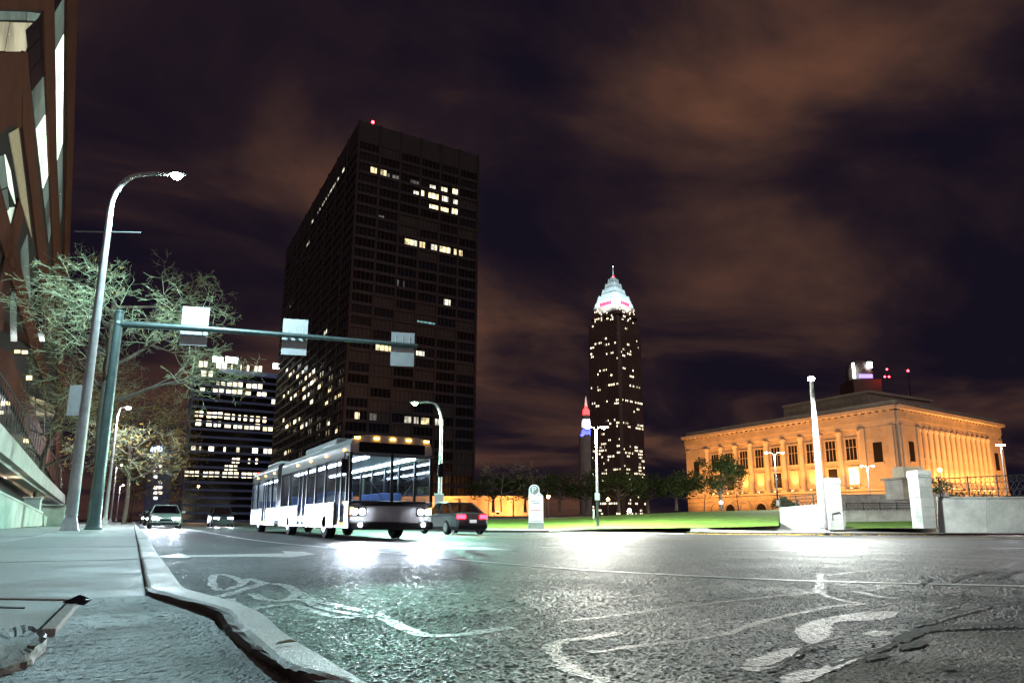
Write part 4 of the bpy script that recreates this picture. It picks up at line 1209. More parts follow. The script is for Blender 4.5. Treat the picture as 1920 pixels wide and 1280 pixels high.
tag(lw2.build('lit_windows', wmat, kt), kind='stuff')
hs0 = 74 * mpp / 2 / sqrt(2)
MB().box((-hs0 - .4, 0, zk(575)), (.5, hs0 * 1.1, 4.5)).build('crown_sign', 'red_sign', kt)
MB().box((0, hs0 + .4, zk(575)), (hs0 * 1.1, .5, 4.5)).build('crown_sign', 'red_sign', kt)
for ax, ay in ((-40, 4), (-4, 40), (-30, 30)):
    lamp('SPOT', 'crown_floodlight', kt, (ax, ay, zk(588)), 90000, (.72, .97, 1.0), 1.0, (0, 0, zk(545)), radians(100), .6)

# ================================================================== SMALL LANTERN TOWER, RED WHITE AND BLUE
D3 = 1250; cb = far(1102, 960, D3); m3 = D3 / PX_F
z3 = lambda y_: far(1102, y_, D3).z
lt3 = thing('lantern_tower', 'slender distant tower lit red, white and blue left of the pointed skyscraper', 'building', (cb.x, cb.y, 0))
mat('pale_stone', (.6, .57, .52), .7, var=.15, vscale=.1)
for nm, r0_, r1_, ya, yb in (('shaft', 15, 15, 965, 816), ('drum', 11, 10, 816, 806), ('drum', 9.5, 8.5, 806, 790), ('colonnade', 8, 7, 790, 774), ('drum', 7.5, 6, 774, 767), ('spire', 4, .3, 767, 742)):
    MB().lathe([(r0_ * m3, z3(ya)), (r1_ * m3, z3(yb))], n=16).build(nm, 'pale_stone', lt3, smooth=True)
for y_, pw, c_ in ((812, 160000, (.06, .08, 1.0)), (794, 120000, (.75, .8, 1.0)), (770, 150000, (1.0, .05, .06)), (752, 40000, (1, .6, .6))):
    for sx in (-1, 1):
        q = RIGHT * sx * 22 - AHEAD * 26
        lamp('SPOT', 'tower_floodlight', lt3, (q.x, q.y, z3(y_) - 3), pw, c_, 1.0, (0, 0, z3(y_)), radians(40), .5)

# ================================================================== FAR TOWER TOP WITH SIGN, ABOVE THE MUSEUM
D4 = 620; c4 = far(1636, 960, D4); m4 = D4 / PX_F
z4 = lambda y_: far(1636, y_, D4).z
dt = thing('domed_tower', 'dark domed tower top with a bright white light strip above the museum roof', 'building', (c4.x, c4.y, 0), atan2(RIGHT.y, RIGHT.x))
MB().box((0, 0, z4(716) / 2), (54 * m4, 54 * m4, z4(716))).build('wall', 'key_wall', dt)
MB().lathe([(24 * m4, z4(716)), (24 * m4, z4(700)), (20 * m4, z4(686)), (11 * m4, z4(678)), (2 * m4, z4(675))], n=20).build('dome', 'key_wall', dt, smooth=True)
mat('strip_white', (.9, .9, .9), .4, emit=(.8, 1.0, 1.0), estr=9, sample=False)
mat('glow_violet', (.5, .4, .9), .4, emit=(.45, .35, 1.0), estr=1.2, sample=False)
MB().box((-23 * m4, -25.2 * m4, (z4(686) + z4(714)) / 2), (4 * m4, 1, z4(686) - z4(714))).build('light_strip', 'strip_white', dt)
MB().box((9 * m4, -24.5 * m4, (z4(684) + z4(695)) / 2), (9 * m4, 1, z4(684) - z4(695))).build('sign', 'strip_white', dt)
MB().box((-2 * m4, -27.3 * m4, (z4(707) + z4(714)) / 2), (26 * m4, .6, z4(707) - z4(714))).build('glow_band', 'glow_violet', dt)
for px, py in ((1663, 692), (1659, 706), (1667, 706)):
    p = far(px, py, D4 - 20) - c4
    q = Matrix.Rotation(-atan2(RIGHT.y, RIGHT.x), 3, 'Z') @ p
    MB().sphere((q.x, q.y, far(px, py, D4 - 20).z), .9, 8).build('beacon_light', 'beacon_red', dt)
pm_ = far(1732, 960, 700)
rm = thing('radio_mast', 'thin mast with a red light behind the museum', 'mast', (pm_.x, pm_.y, 0))
MB().tube([(0, 0, 0), (0, 0, far(1732, 696, 700).z)], [1.2, .4], 6).build('pole', 'black_metal', rm)
MB().sphere((0, 0, far(1732, 695, 700).z), 1.2, 8).build('beacon_light', 'beacon_red', rm)

# ================================================================== FLOODLIT MUSEUM
MC = far(1680, 800, 136); ML = far(1288, 800, 190); MR = far(1867, 800, 163)
MH = far(1680, 748, 136).z
stone_wall('museum_stone', (.46, .40, .32), .75)
stone_wall('museum_base', (.44, .38, .30), .9)
mat('museum_trim', (.5, .44, .36), .75, var=.2, vscale=.3)
mat('museum_glass', (.02, .018, .016), .15)
lit('lit_museum', (1.0, .88, .55), 2.2, .4, .3)
mu = thing('museum', 'long classical stone building with engaged columns, floodlit orange', 'building', (MC.x, MC.y, 0))
O = Vector((0, 0, 0)); pL = Vector((ML.x - MC.x, ML.y - MC.y, 0)); pR = Vector((MR.x - MC.x, MR.y - MC.y, 0))
far_c = pL + pR
MB().extrude([(0, 0, -3), tuple(pL + V((0, 0, -3))), tuple(far_c + V((0, 0, -3))), tuple(pR + V((0, 0, -3)))], (0, 0, MH + 2.0)).build('wall', 'museum_stone', mu)
def facade(vec, nb, side):
    L_ = vec.length; d = vec.normalized(); n = Vector((d.y, -d.x, 0))
    if n.dot(-AHEAD) < 0: n = -n
    rz = atan2(d.y, d.x)
    def fb(name, u, v, z, su, sv, sz, m, par=mu, bev=0.0, tap=1.0):
        p = d * u + n * v
        return MB().box((0, 0, 0), (su, sv, sz), 0, tap).build(name, m, par, (p.x, p.y, z), rz, bevel=bev)
    H = MH
    # rusticated base: courses as separate bands
    for k in range(6):
        fb('base_course', L_ / 2, .30, .75 + k * 1.25 - .6, L_ + .6, .7, 1.15, 'museum_base')
    fb('string_course', L_ / 2, .45, 7.4, L_ + 1.0, 1.1, .5, 'museum_trim')
    fb('architrave', L_ / 2, .3, H - 4.75, L_ + .6, .8, 1.2, 'museum_trim')
    fb('frieze', L_ / 2, .4, H - 3.3, L_ + .8, 1.0, 1.7, 'museum_stone')
    fb('cornice', L_ / 2, .75, H - 1.75, L_ + 1.8, 1.9, .75, 'museum_trim')
    fb('parapet', L_ / 2, .1, H - .75, L_ + .3, .6, 1.2, 'museum_stone')
    for k in range(int(L_ / 1.6)):
        fb('dentil', (k + .5) * L_ / int(L_ / 1.6), .55, H - 2.3, .8, .9, .32, 'museum_trim') if side == 'L' or k % 1 == 0 else None
    pav = 8.0
    for u in (pav / 2, L_ - pav / 2):
        fb('pavilion', u, .35, (H - 5.4 + 7.6) / 2, pav, .8, H - 5.4 - 7.6, 'museum_stone')
        for k in (-1, 1):
            fb('pilaster', u + k * (pav / 2 - .8), .85, (H - 5.4 + 7.6) / 2, 1.1, .4, H - 5.4 - 7.7, 'museum_trim')
        w = fb('window', u, .78, 15.2, 2.0, .12, 4.2, 'museum_glass'); fb('window_frame', u, .82, 12.9, 2.6, .3, .35, 'museum_trim')
    sp = (L_ - 2 * pav) / nb
    colm = MB().lathe([(.75, 0), (.75, .4), (.62, .6), (.6, 3), (.52, H - 14.4), (.62, H - 14.2), (.78, H - 13.9), (.78, H - 13.5)], n=14).mesh('column', MATS['museum_trim'], smooth=True)
    for k in range(nb + 1):
        p = d * (pav + sp * k) + n * .55
        place('column', colm, mu, (p.x, p.y, 7.9))
        fb('pedestal', pav + sp * k, .6, 7.75, 1.8, 1.3, .5, 'museum_trim')
        if side == 'R' or k % 2 == 0:
            fb('console', pav + sp * k, 1.15, H - 5.6, .5, .5, .8, 'museum_trim', tap=.5)
    for k in range(nb):
        u = pav + sp * (k + .5)
        # tall upper window with frame and muntins, small window below
        fr_ = fb('window', u, .06, 16.4, sp * .5, .1, 4.6, 'museum_glass')
        for q in (-1, 1): fb('window_jamb', u + q * (sp * .25 + .14), .1, 16.4, .28, .22, 4.9, 'museum_trim')
        fb('window_head', u, .12, 18.95, sp * .5 + .9, .3, .35, 'museum_trim')
        fb('window_sill', u, .2, 13.95, sp * .5 + 1.0, .5, .3, 'museum_trim')
        for q in (-1, 1): fb('muntin', u + q * sp * .085, .13, 16.4, .1, .08, 4.6, 'museum_trim')
        fb('muntin', u, .14, 16.9, sp * .5, .08, .1, 'museum_trim')
        litw = side == 'L' and k in (0,)
        fb('window', u, .08, 10.6, sp * .42, .1, 3.6, 'lit_museum' if litw else 'museum_glass' if k % 3 == 1 else 'museum_trim')
        fb('window_head', u, .14, 12.6, sp * .42 + .7, .34, .35, 'museum_trim')
        fb('window_sill', u, .16, 8.65, sp * .42 + .6, .4, .25, 'museum_trim')
        if litw:
            fb('muntin', u, .17, 10.6, .14, .06, 3.6, 'museum_trim'); fb('muntin', u, .175, 11.2, sp * .42, .06, .14, 'museum_trim')
        # uplight on the ledge under each bay
        ul = fb('uplight', u, 1.3, 7.78, .5, .3, .22, 'black_metal'); fb('uplight_lens', u, 1.3, 7.9, .4, .22, .03, 'lamp_lens_amber')
        lp_ = d * u + n * 1.5 + V((0, 0, 8.1))
        lamp('SPOT', 'uplight_beam', mu, lp_, 3200, FLOOD, .12, lp_ - n * .75 + V((0, 0, 8)), radians(85), .8)
        # arched opening in the base
        if side == 'L':
            b = MB(); r_ = 1.5
            ap = [d * (u + r_ * cos(t_)) + n * .70 + V((0, 0, 3.6 + r_ * sin(t_))) for t_ in [pi * q / 10 for q in range(11)]] + [d * (u - r_) + n * .70 + V((0, 0, .1)), d * (u + r_) + n * .70 + V((0, 0, .1))]
            b.extrude(ap, -n * .3 + n * .33); b.build('arched_window', 'museum_glass' if k % 2 else 'soffit_panel', mu)
            for t_ in range(11):
                a_ = pi * t_ / 10
                p = d * (u + 2.0 * cos(a_)) + n * .74; 
                fb('voussoir', u + 2.0 * cos(a_), .74, 3.6 + 2.0 * sin(a_), .5, .35, .5, 'museum_trim')
    return d, n, L_
dL, nL, LL = facade(pL, 9, 'L')
dR, nR, LR = facade(pR, 13, 'R')
# set-back attic
ctr = far_c / 2
at_ = [pR * .30 + pL * .22, pR * .82 + pL * .18, pR * .84 + pL * .62, pR * .30 + pL * .62]
MB().extrude([(p.x, p.y, MH - 1.2) for p in at_], (0, 0, 6.5)).build('attic', 'museum_stone', mu)
MB().extrude([(p.x + (p.x - ctr.x) * .03, p.y + (p.y - ctr.y) * .03, MH + 5.3) for p in at_], (0, 0, .6)).build('attic_cornice', 'museum_trim', mu)
# floodlights at its foot
k_ = 0
fl_lab = ['below the first bay', 'below the second bay', 'below the third bay', 'below the fourth bay', 'below the fifth bay', 'below the sixth bay']
for (d, n, L_, nn, sd_) in ((dL, nL, LL, 6, 'left'), (dR, nR, LR, 5, 'right')):
    for k in range(nn):
        p = Vector((MC.x, MC.y, 0)) + d * (L_ * (k + .5) / nn) + n * 13.0
        zf = 2.2 if sd_ == 'left' else .6
        t = thing('floodlight', 'ground floodlight at the museum foot facing its %s facade' % sd_, 'floodlight', (p.x, p.y, zf), atan2(d.y, d.x), 'floodlights along the %s facade' % sd_)
        MB().box((0, 0, -.3), (.3, .3, .6)).build('stand', 'black_metal', t)
        MB().box((0, 0, .25), (.7, .4, .5)).build('housing', 'black_metal', t, bevel=.03)
        MB().box((0, 0, .52), (.6, .32, .03)).build('lens', 'lamp_lens_amber', t)
        tgt = Vector((0, 0, 16)) + (Matrix.Rotation(-atan2(d.y, d.x), 3, 'Z') @ (-n * 13))
        lamp('SPOT', 'flood_beam', t, (0, 0, .8), 12000, FLOOD, .25, tgt, radians(115), .7)

# low annex behind the trees, floodlit too
aA = far(560, 960, 165); aB = far(1010, 960, 150)
an = thing('annex', 'low floodlit stone arcade seen between the dark tree trunks', 'building', (aA.x, aA.y, 0))
dv = Vector((aB.x - aA.x, aB.y - aA.y, 0)); La = dv.length; dn = dv.normalized(); nn_ = Vector((dn.y, -dn.x, 0)); nn_ = nn_ if nn_.dot(-AHEAD) > 0 else -nn_
za = atan2(dn.y, dn.x)
p = dv / 2 - nn_ * 4
MB().box((0, 0, 2.2), (La, 8, 7.0)).build('wall', 'museum_stone', an, (p.x, p.y, 0), za)
for k in range(14):
    p = dn * (La * (k + .5) / 14) + nn_ * .3
    MB().box((0, 0, 2.0), (1.2, .8, 6.6)).build('buttress', 'museum_trim', an, (p.x, p.y, 0), za)
p = dv / 2 + nn_ * .2
MB().box((0, 0, 5.9), (La + 1, 1.4, .5)).build('coping', 'museum_trim', an, (p.x, p.y, 0), za)
for k in range(4):
    p = Vector((aA.x, aA.y, 0)) + dn * (La * (k + .5) / 4) + nn_ * 7
    t = thing('floodlight', 'ground floodlight in front of the low arcade', 'floodlight', (p.x, p.y, 2.2), za, 'floodlights in front of the arcade')
    MB().box((0, 0, 0), (.6, .4, .6)).build('housing', 'black_metal', t, bevel=.03)
    MB().box((0, 0, .32), (.5, .3, .03)).build('lens', 'lamp_lens_amber', t)
    lamp('SPOT', 'flood_beam', t, (0, 0, .6), 9000, FLOOD, .25, Vector((0, 0, 4)) + (Matrix.Rotation(-za, 3, 'Z') @ (-nn_ * 7)), radians(130), .7)
# small lit lamps standing in the grass and path
for px, py, D, m_, c_, pw, lb_ in ((1352, 943, 96, 'lamp_lens_white', (1, .85, .6), 500, 'small bright white lamp under the round-crowned tree'), (1180, 958, 85, 'lamp_lens_white', (1, .9, .7), 300, 'small bright lamp at the foot of the dark trees by the lawn'), (1140, 937, 95, 'lamp_lens_amber', (1, .6, .25), 250, 'orange globe lamp among the dark trees'), (1028, 932, 90, 'lamp_lens_amber', (1, .6, .25), 250, 'orange globe lamp right of the parking sign'), (1674, 907, 110, 'lamp_lens_amber', (1, .7, .3), 900, 'orange globe lamp by the museum entrance'), (1762, 882, 80, 'lamp_lens_amber', (1, .8, .4), 600, 'orange lamp just behind the right gate pillar'), (372, 912, 150, 'lamp_lens_amber', (1, .6, .3), 1500, 'orange street light in front of the blue-grey office block')):
    p = far(px, py, D)
    zb = .6 if px > 900 else -.1
    t = thing('globe_lamp', lb_, 'lamp', (p.x, p.y, zb))
    h_ = p.z - zb
    MB().tube([(0, 0, 0), (0, 0, h_)], .05, 6).build('post', 'black_metal', t)
    MB().sphere((0, 0, h_ + .1), .22, 10).build('globe', m_, t, smooth=True)
    lamp('POINT', 'lamp_light', t, (0, -.45, h_ + .1), pw, c_, .1)

# ================================================================== WHITE WALLS, GATE PILLARS AND IRON FENCE AT RIGHT
def wall_run(root, name, ends, m, th=.4, bev=.02):
    """ends: list of (px, ytop, ybottom, D)"""
    o = Vector(root.location)
    for (a, t0, b0, D0_), (c, t1, b1, D1_) in zip(ends[:-1], ends[1:]):
        q = [far(a, b0, D0_) - o, far(c, b1, D1_) - o, far(c, t1, D1_) - o, far(a, t0, D0_) - o]
        q[0].z -= .35; q[1].z -= .35
        dd = (q[1] - q[0]); dd.z = 0; Ls = dd.length; dd.normalize(); nb_ = Vector((-dd.y, dd.x, 0))
        if nb_.dot(AHEAD) < 0: nb_ = -nb_
        n_ = max(1, round(Ls / 1.9)); g_ = .012 / Ls
        for k in range(n_):
            s0, s1 = k / n_ + g_, (k + 1) / n_ - g_
            q2 = [q[0].lerp(q[1], s0), q[0].lerp(q[1], s1), q[3].lerp(q[2], s1), q[3].lerp(q[2], s0)]
            MB().extrude(q2, nb_ * (th + random.uniform(-.006, .006))).build(name, m, root, bevel=.008)
            cp = [V((p_.x, p_.y, p_.z)) - nb_ * .05 for p_ in (q2[3], q2[2])]
            MB().extrude([cp[0] + V((0, 0, .002)), cp[1] + V((0, 0, .002)), cp[1] + V((0, 0, .11)), cp[0] + V((0, 0, .11))], nb_ * (th + .1)).build('coping_stone', m, root, bevel=.01)
def root_at(name, label, cat, px, py, D):
    p = far(px, py, D)
    return thing(name, label, cat, p)
w1 = root_at('wing_wall', 'curved pale wall left of the left gate pillar', 'wall', 1510, 990, 46)
wall_run(w1, 'wall_section', [(1462, 954, 986, 50), (1490, 951.5, 989, 47.6), (1525, 948.5, 991, 45.8), (1562, 946, 992, 44.6)], 'white_wall')
w2 = root_at('wing_wall', 'long pale wall running off the right edge under the iron fence', 'wall', 1850, 986, 43)
wall_run(w2, 'wall_section', [(1760, 934, 988, 43.6), (1850, 934, 987.5, 43), (1990, 933.5, 987, 42.5)], 'white_wall')
wall_run(w2, 'coping', [(1760, 931, 934.4, 43.3), (1850, 930.5, 934.4, 42.7), (1990, 930, 933.9, 42.2)], 'white_wall', .7) if False else None
w3 = root_at('retaining_wall', 'low grey wall behind the grass between the gate pillars', 'wall', 1665, 975, 58)
wall_run(w3, 'wall_section', [(1585, 959, 980, 58), (1745, 958, 980, 58)], 'wall_concrete')
w5 = root_at('retaining_wall', 'brown-grey terrace wall in front of the museum steps', 'wall', 1680, 940, 92)
wall_run(w5, 'wall_section', [(1560, 928, 962, 92), (1780, 926, 962, 92)], 'far_pavement')
def pillar(label, x0, x1, xs_, yt, yb, D):
    c = far((x0 + x1) / 2, yb, D); w = (x1 - x0) / PX_F * D
    h = far((x0 + x1) / 2, yt, D).z - c.z
    t = thing('gate_pillar', label, 'pillar', c, atan2(RIGHT.y, RIGHT.x) + radians(8))
    MB().box((0, w / 2, h * .46), (w, w, h * .98)).build('shaft', 'white_wall', t, bevel=.02)
    MB().box((0, w / 2, h * .90 + .1), (w * 1.06, w * 1.06, .14)).build('band', 'white_wall', t, bevel=.01)
    MB().box((0, w / 2, h - .02), (w * 1.1, w * 1.1, .3), 0, .92).build('cap', 'white_wall', t, bevel=.02)
    for k in range(1, 5):
        MB().box((0, w / 2, h * .9 * k / 5), (w * 1.003, w * 1.003, .025)).build('joint', 'far_pavement', t)
    return t
pl1 = pillar('left pale gate pillar with a small bent pipe, behind the stout lamp', 1557, 1584, 0, 899, 990, 44)
MB().tube([(-.3, -.03, .5), (-.3, -.05, .95), (.2, -.05, 1.05), (.28, -.05, .95)], .03, 8).build('pipe', 'black_metal', pl1)
pillar('right pale gate pillar where the long wall and iron fence begin', 1730, 1758, 0, 885, 987, 43)
# grass between pillars
loft('verge', [far(1586, 990, 46), far(1660, 989.5, 46), far(1735, 989, 46)], [far(1586, 978, 58), far(1660, 977, 58), far(1745, 976, 58)], 'lawn', 8, .05)
def fence(label, pts, npost, nx, name='iron_fence'):
    """pts: two ends (px, ytop, ybottom, D)"""
    (a, t0, b0, D0_), (c, t1, b1, D1_) = pts
    A0, A1, B0, B1 = far(a, b0, D0_), far(a, t0, D0_), far(c, b1, D1_), far(c, t1, D1_)
    root = thing(name, label, 'fence', A0)
    o = A0
    for k in range(npost + 1):
        s_ = k / npost
        p0 = A0.lerp(B0, s_) - o; p1 = A1.lerp(B1, s_) - o
        MB().tube([p0, (p0.x, p0.y, p1.z + .08)], .05, 6).build('post', 'iron_fence', root)
    for s_, r_ in ((1.0, .035), (.72, .02), (.42, .02), (.06, .03)):
        MB().tube([A0.lerp(A1, s_) - o, B0.lerp(B1, s_) - o], r_, 6).build('rail', 'iron_fence', root)
    lx = MB()
    for k in range(nx):
        s0, s1 = k / nx, (k + 1) / nx
        P = lambda s_, h_: (A0.lerp(B0, s_)).lerp(A1.lerp(B1, s_), h_) - o
        lx.tube([P(s0, .06), P(s1, .42)], .014, 4); lx.tube([P(s1, .06), P(s0, .42)], .014, 4)
        lx.tube([P((s0 + s1) / 2, .06), P((s0 + s1) / 2, .42)], .012, 4)
        lx.tube([P(s0, .72), P(s0, 1.0)], .012, 4); lx.tube([P(s0, .42), P((s0 + s1) / 2, .72)], .012, 4); lx.tube([P(s1, .42), P((s0 + s1) / 2, .72)], .012, 4)
        lx.tube([P(s0, .72), P(s1, 1.0)], .01, 4); lx.tube([P(s1, .72), P(s0, 1.0)], .01, 4)
    tag(lx.build('lattice', 'iron_fence', root), kind='stuff')
    return root
fence('ornate iron fence with crossed bars on top of the long right wall', ((1764, 897, 934, 43.5), (1985, 886, 933, 42.6)), 4, 20)
fence('iron fence on the curved wall left of the left gate pillar', ((1463, 932, 953, 50), (1560, 924, 946, 44.8)), 3, 14)
fence('iron railing above the low grey wall between the pillars', ((1588, 943, 959, 58), (1745, 942, 958, 58)), 5, 26)
# white van-like booth behind the right pillar
bo_ = root_at('ticket_booth', 'pale flat-roofed booth standing behind the right gate pillar', 'booth', 1705, 935, 88)
ba_ = atan2(RIGHT.y, RIGHT.x) + radians(14)
MB().box((0, 0, 1.2), (4.6, 3, 2.6)).build('wall', 'white_wall', bo_, rz=ba_)
MB().box((0, 0, 2.6), (5.4, 3.6, .22)).build('roof', 'wall_concrete', bo_, rz=ba_)
mat('canvas', (.6, .6, .5), .8, var=.2)
MB().box((.3, 0, 3.5), (3.6, 2, 1.5), 0, .9).build('roof_unit', 'canvas', bo_, rz=ba_, bevel=.1)

# ================================================================== PARKING SIGN, HYDRANT, BOLLARD
ps = root_at('parking_sign_pylon', 'white parking pylon sign with a round P top on the lawn edge', 'sign', 1005, 992, 45)
za = atan2(RIGHT.y, RIGHT.x)
mpx = 45 / PX_F
mat('sign_white_glow', (.72, .75, .76), .4, var=.06, vscale=2, emit=(.9, .95, 1.0), estr=.45)  # weak self-glow put into the white to brighten the panel
mat('sign_grey', (.28, .29, .33), .5)
mat('sign_red', (.6, .05, .05), .5)
MB().box((0, 0, .2), (31 * mpx, .5, .52), 0, .95).build('plinth', 'wall_concrete', ps, rz=za, bevel=.02)
w_ = 27 * mpx
outl = [(-w_ / 2, .45), (w_ / 2, .45), (w_ / 2, 62 * mpx), (w_ * .28, 67 * mpx)]
cr_ = 10 * mpx; ccx, ccz = -w_ * .12, 73 * mpx
outl += [(ccx + cr_ * cos(a), ccz + cr_ * sin(a)) for a in [-.3 + (pi + .6) * k / 14 for k in range(15)]] + [(-w_ / 2, 66 * mpx)]
rot = Matrix.Rotation(za, 3, 'Z')
MB().extrude([rot @ V((x, -.13, z)) for x, z in outl], rot @ V((0, .26, 0))).build('panel', 'sign_white_glow', ps)
MB().extrude([rot @ V((ccx + cr_ * .86 * cos(a), -.145, ccz + cr_ * .86 * sin(a))) for a in [2 * pi * k / 24 for k in range(24)]], rot @ V((0, .012, 0))).build('disc', 'sign_grey', ps)
lp = MB()     # the letter P
u = cr_ * .12
pl = lambda pts: lp.extrude([rot @ V((ccx + x * u, -.16, ccz + z * u)) for x, z in pts], rot @ V((0, .012, 0)))
pl([(-3, -5), (-1.4, -5), (-1.4, 5), (-3, 5)])
bowl_o = [(-1.4, 5), (1, 5), (2.6, 4.2), (3.3, 2.4), (2.6, .6), (1, -.3), (-1.4, -.3)]
bowl_i = [(-1.4, 3.6), (.8, 3.6), (1.5, 3.2), (1.8, 2.4), (1.5, 1.6), (.8, 1.1), (-1.4, 1.1)]
for k in range(6): pl([bowl_o[k], bowl_o[k + 1], bowl_i[k + 1], bowl_i[k]])
mat('letter_white', (.85, .85, .85), .4)
lp.build('letter', 'letter_white', ps)
MB().box((0, -.135, 36 * mpx), (w_ * .72, .012, 1.6 * mpx)).build('red_rule', 'sign_red', ps, rz=za)
for z_, ww, hh in ((52, .72, 1.6), (48.5, .5, 1.6), (31, .6, 1.0), (27, .66, 1.0), (23.5, .6, 1.0), (15, .74, 1.6), (63, .3, 1.4)):
    MB().box((w_ * .25 if z_ == 63 else 0, -.135, z_ * mpx), (w_ * ww, .01, hh * mpx)).build('text_line', 'sign_grey', ps, rz=za)

hy = root_at('fire_hydrant', 'red fire hydrant on the far pavement left of the green-lit lamp', 'hydrant', 793, 997, 43)
mat('hydrant_red', (.35, .05, .03), .4, var=.2)
MB().lathe([(.2, 0), (.2, .05), (.13, .08), (.13, .5), (.16, .52), (.16, .56), (.12, .64), (.04, .7), (.04, .76)], n=14).build('barrel', 'hydrant_red', hy, smooth=True)
MB().lathe([(.07, -.22), (.07, .22)], (0, 0, .42), 10, 'x').build('outlet', 'hydrant_red', hy)
bl = root_at('marker_post', 'slim white marker post at the edge of the lawn', 'post', 1113, 966, 70)
MB().lathe([(.09, -.4), (.09, .9), (.05, .98)], n=10).build('post', 'letter_white', bl, smooth=True)
MB().lathe([(.092, .7), (.092, .85)], n=10).build('band', 'sign_red', bl)

# ================================================================== TREES
def bare_tree(label, base, H, spread, seed, trunk_r=.2, leafy=60, levels=5, lean=Vector((0, 0, 0)), first=.4, dens=1.0, leafsize=.07, name='bare_tree'):
    rnd = random.Random(seed)
    root = thing(name, label, 'tree', base)
    tb_, lb_, tw_ = MB(), MB(), MB(); tips = []
    def grow(p, d, L_, r, lev):
        n_ = 4 if lev < 3 else 3
        pts = [p]; rr = [r]; q = p; dd = d
        for k in range(n_):
            w_ = .10 + .07 * lev
            dd = (dd + Vector((rnd.uniform(-w_, w_), rnd.uniform(-w_, w_), rnd.uniform(-w_, w_) * .7 + (.03 if lev < 3 else -.01)))).normalized()
            q = q + dd * (L_ / n_); pts.append(q); rr.append(r * (1 - .55 * (k + 1) / n_))
        tgt = tb_ if lev == 0 else lb_ if lev < 3 else tw_
        tgt.tube(pts, [max(.005, x) for x in rr], 10 if lev == 0 else 6 if lev < 3 else 3, caps=lev == 0)
        if lev >= levels:
            tips.append(q); return
        kids = (5, 6, 5, 4, 4, 3)[lev] if lev else 9
        kids = max(2, int(kids * dens + rnd.random()))
        for k in range(kids):
            s_ = (.45 + .55 * (k + .6) / kids) if lev else (first + (1 - first) * (k + .4) / kids)
            i_ = min(n_ - 1, int(s_ * n_)); fr__ = s_ * n_ - i_
            o_ = pts[i_].lerp(pts[i_ + 1], min(1, fr__))
            az = k * 2.4 + rnd.uniform(-.6, .6)
            ax = dd.orthogonal().normalized(); bx2 = dd.cross(ax)
            side = ax * cos(az) + bx2 * sin(az)
            op = rnd.uniform(.55, 1.05) if lev else rnd.uniform(.8, 1.2)
            nd = dd * cos(op) + side * sin(op)
            if lev == 0:
                nd = Vector((cos(az) , sin(az), .28 + .5 * s_ * rnd.random())).normalized() + lean * .4
            nd.z *= .75 if lev > 1 else 1
            nd.normalize()
            grow(o_, nd, (spread * rnd.uniform(.5, .75) if lev == 0 else L_ * rnd.uniform(.42, .66)), rr[i_] * (.56 if lev == 0 else .58), lev + 1)
    grow(Vector((0, 0, -.1)), Vector((lean.x * .15, lean.y * .15, 1)).normalized(), H * .72, trunk_r, 0)
    tb_.build('trunk', 'bark', root, smooth=True)
    cr0 = lb_.build('limbs', 'bark', root, smooth=True)
    tag(tw_.build('twigs', 'twig', cr0), kind='stuff')
    lf_ = MB()
    for k in range(leafy):
        c = rnd.choice(tips) + Vector((rnd.uniform(-.1, .1), rnd.uniform(-.1, .1), rnd.uniform(-.1, .05)))
        a = Vector((rnd.uniform(-1, 1), rnd.uniform(-1, 1), rnd.uniform(-1, 1))).normalized() * leafsize; b_ = a.orthogonal().normalized() * leafsize * .55
        lf_.quad(c - a, c - b_, c + a, c + b_)
    if leafy: tag(lf_.build('leaves', 'dry_leaf', root), kind='stuff')
    return root
b0 = far(172, 980, 33); b0.z = 0
bare_tree('big bare tree with green-lit spreading twigs behind the tall left lamp', b0, 16.0, 6.2, 4, .26, 500, 5, RIGHT * .5, leafsize=.06, first=.52)
b0 = far(60, 980, 44); b0.z = 0
bare_tree('dim bare tree in front of the braced building at the left edge', b0, 13, 7.0, 9, .2, 250, 4, RIGHT * .1, dens=1.15)
b0 = far(232, 980, 62); b0.z = 0
bare_tree('bare tree with orange leaves beside the second left street lamp', b0, 13.5, 7.0, 12, .22, 1100, 4, RIGHT * .3, dens=1.2, leafsize=.13)
b0 = far(243, 980, 92); b0.z = 0
bare_tree('smaller orange-leaved tree farther down the left pavement', b0, 11, 8, 15, .2, 2600, 4, RIGHT * .1, dens=1.1, leafsize=.16)

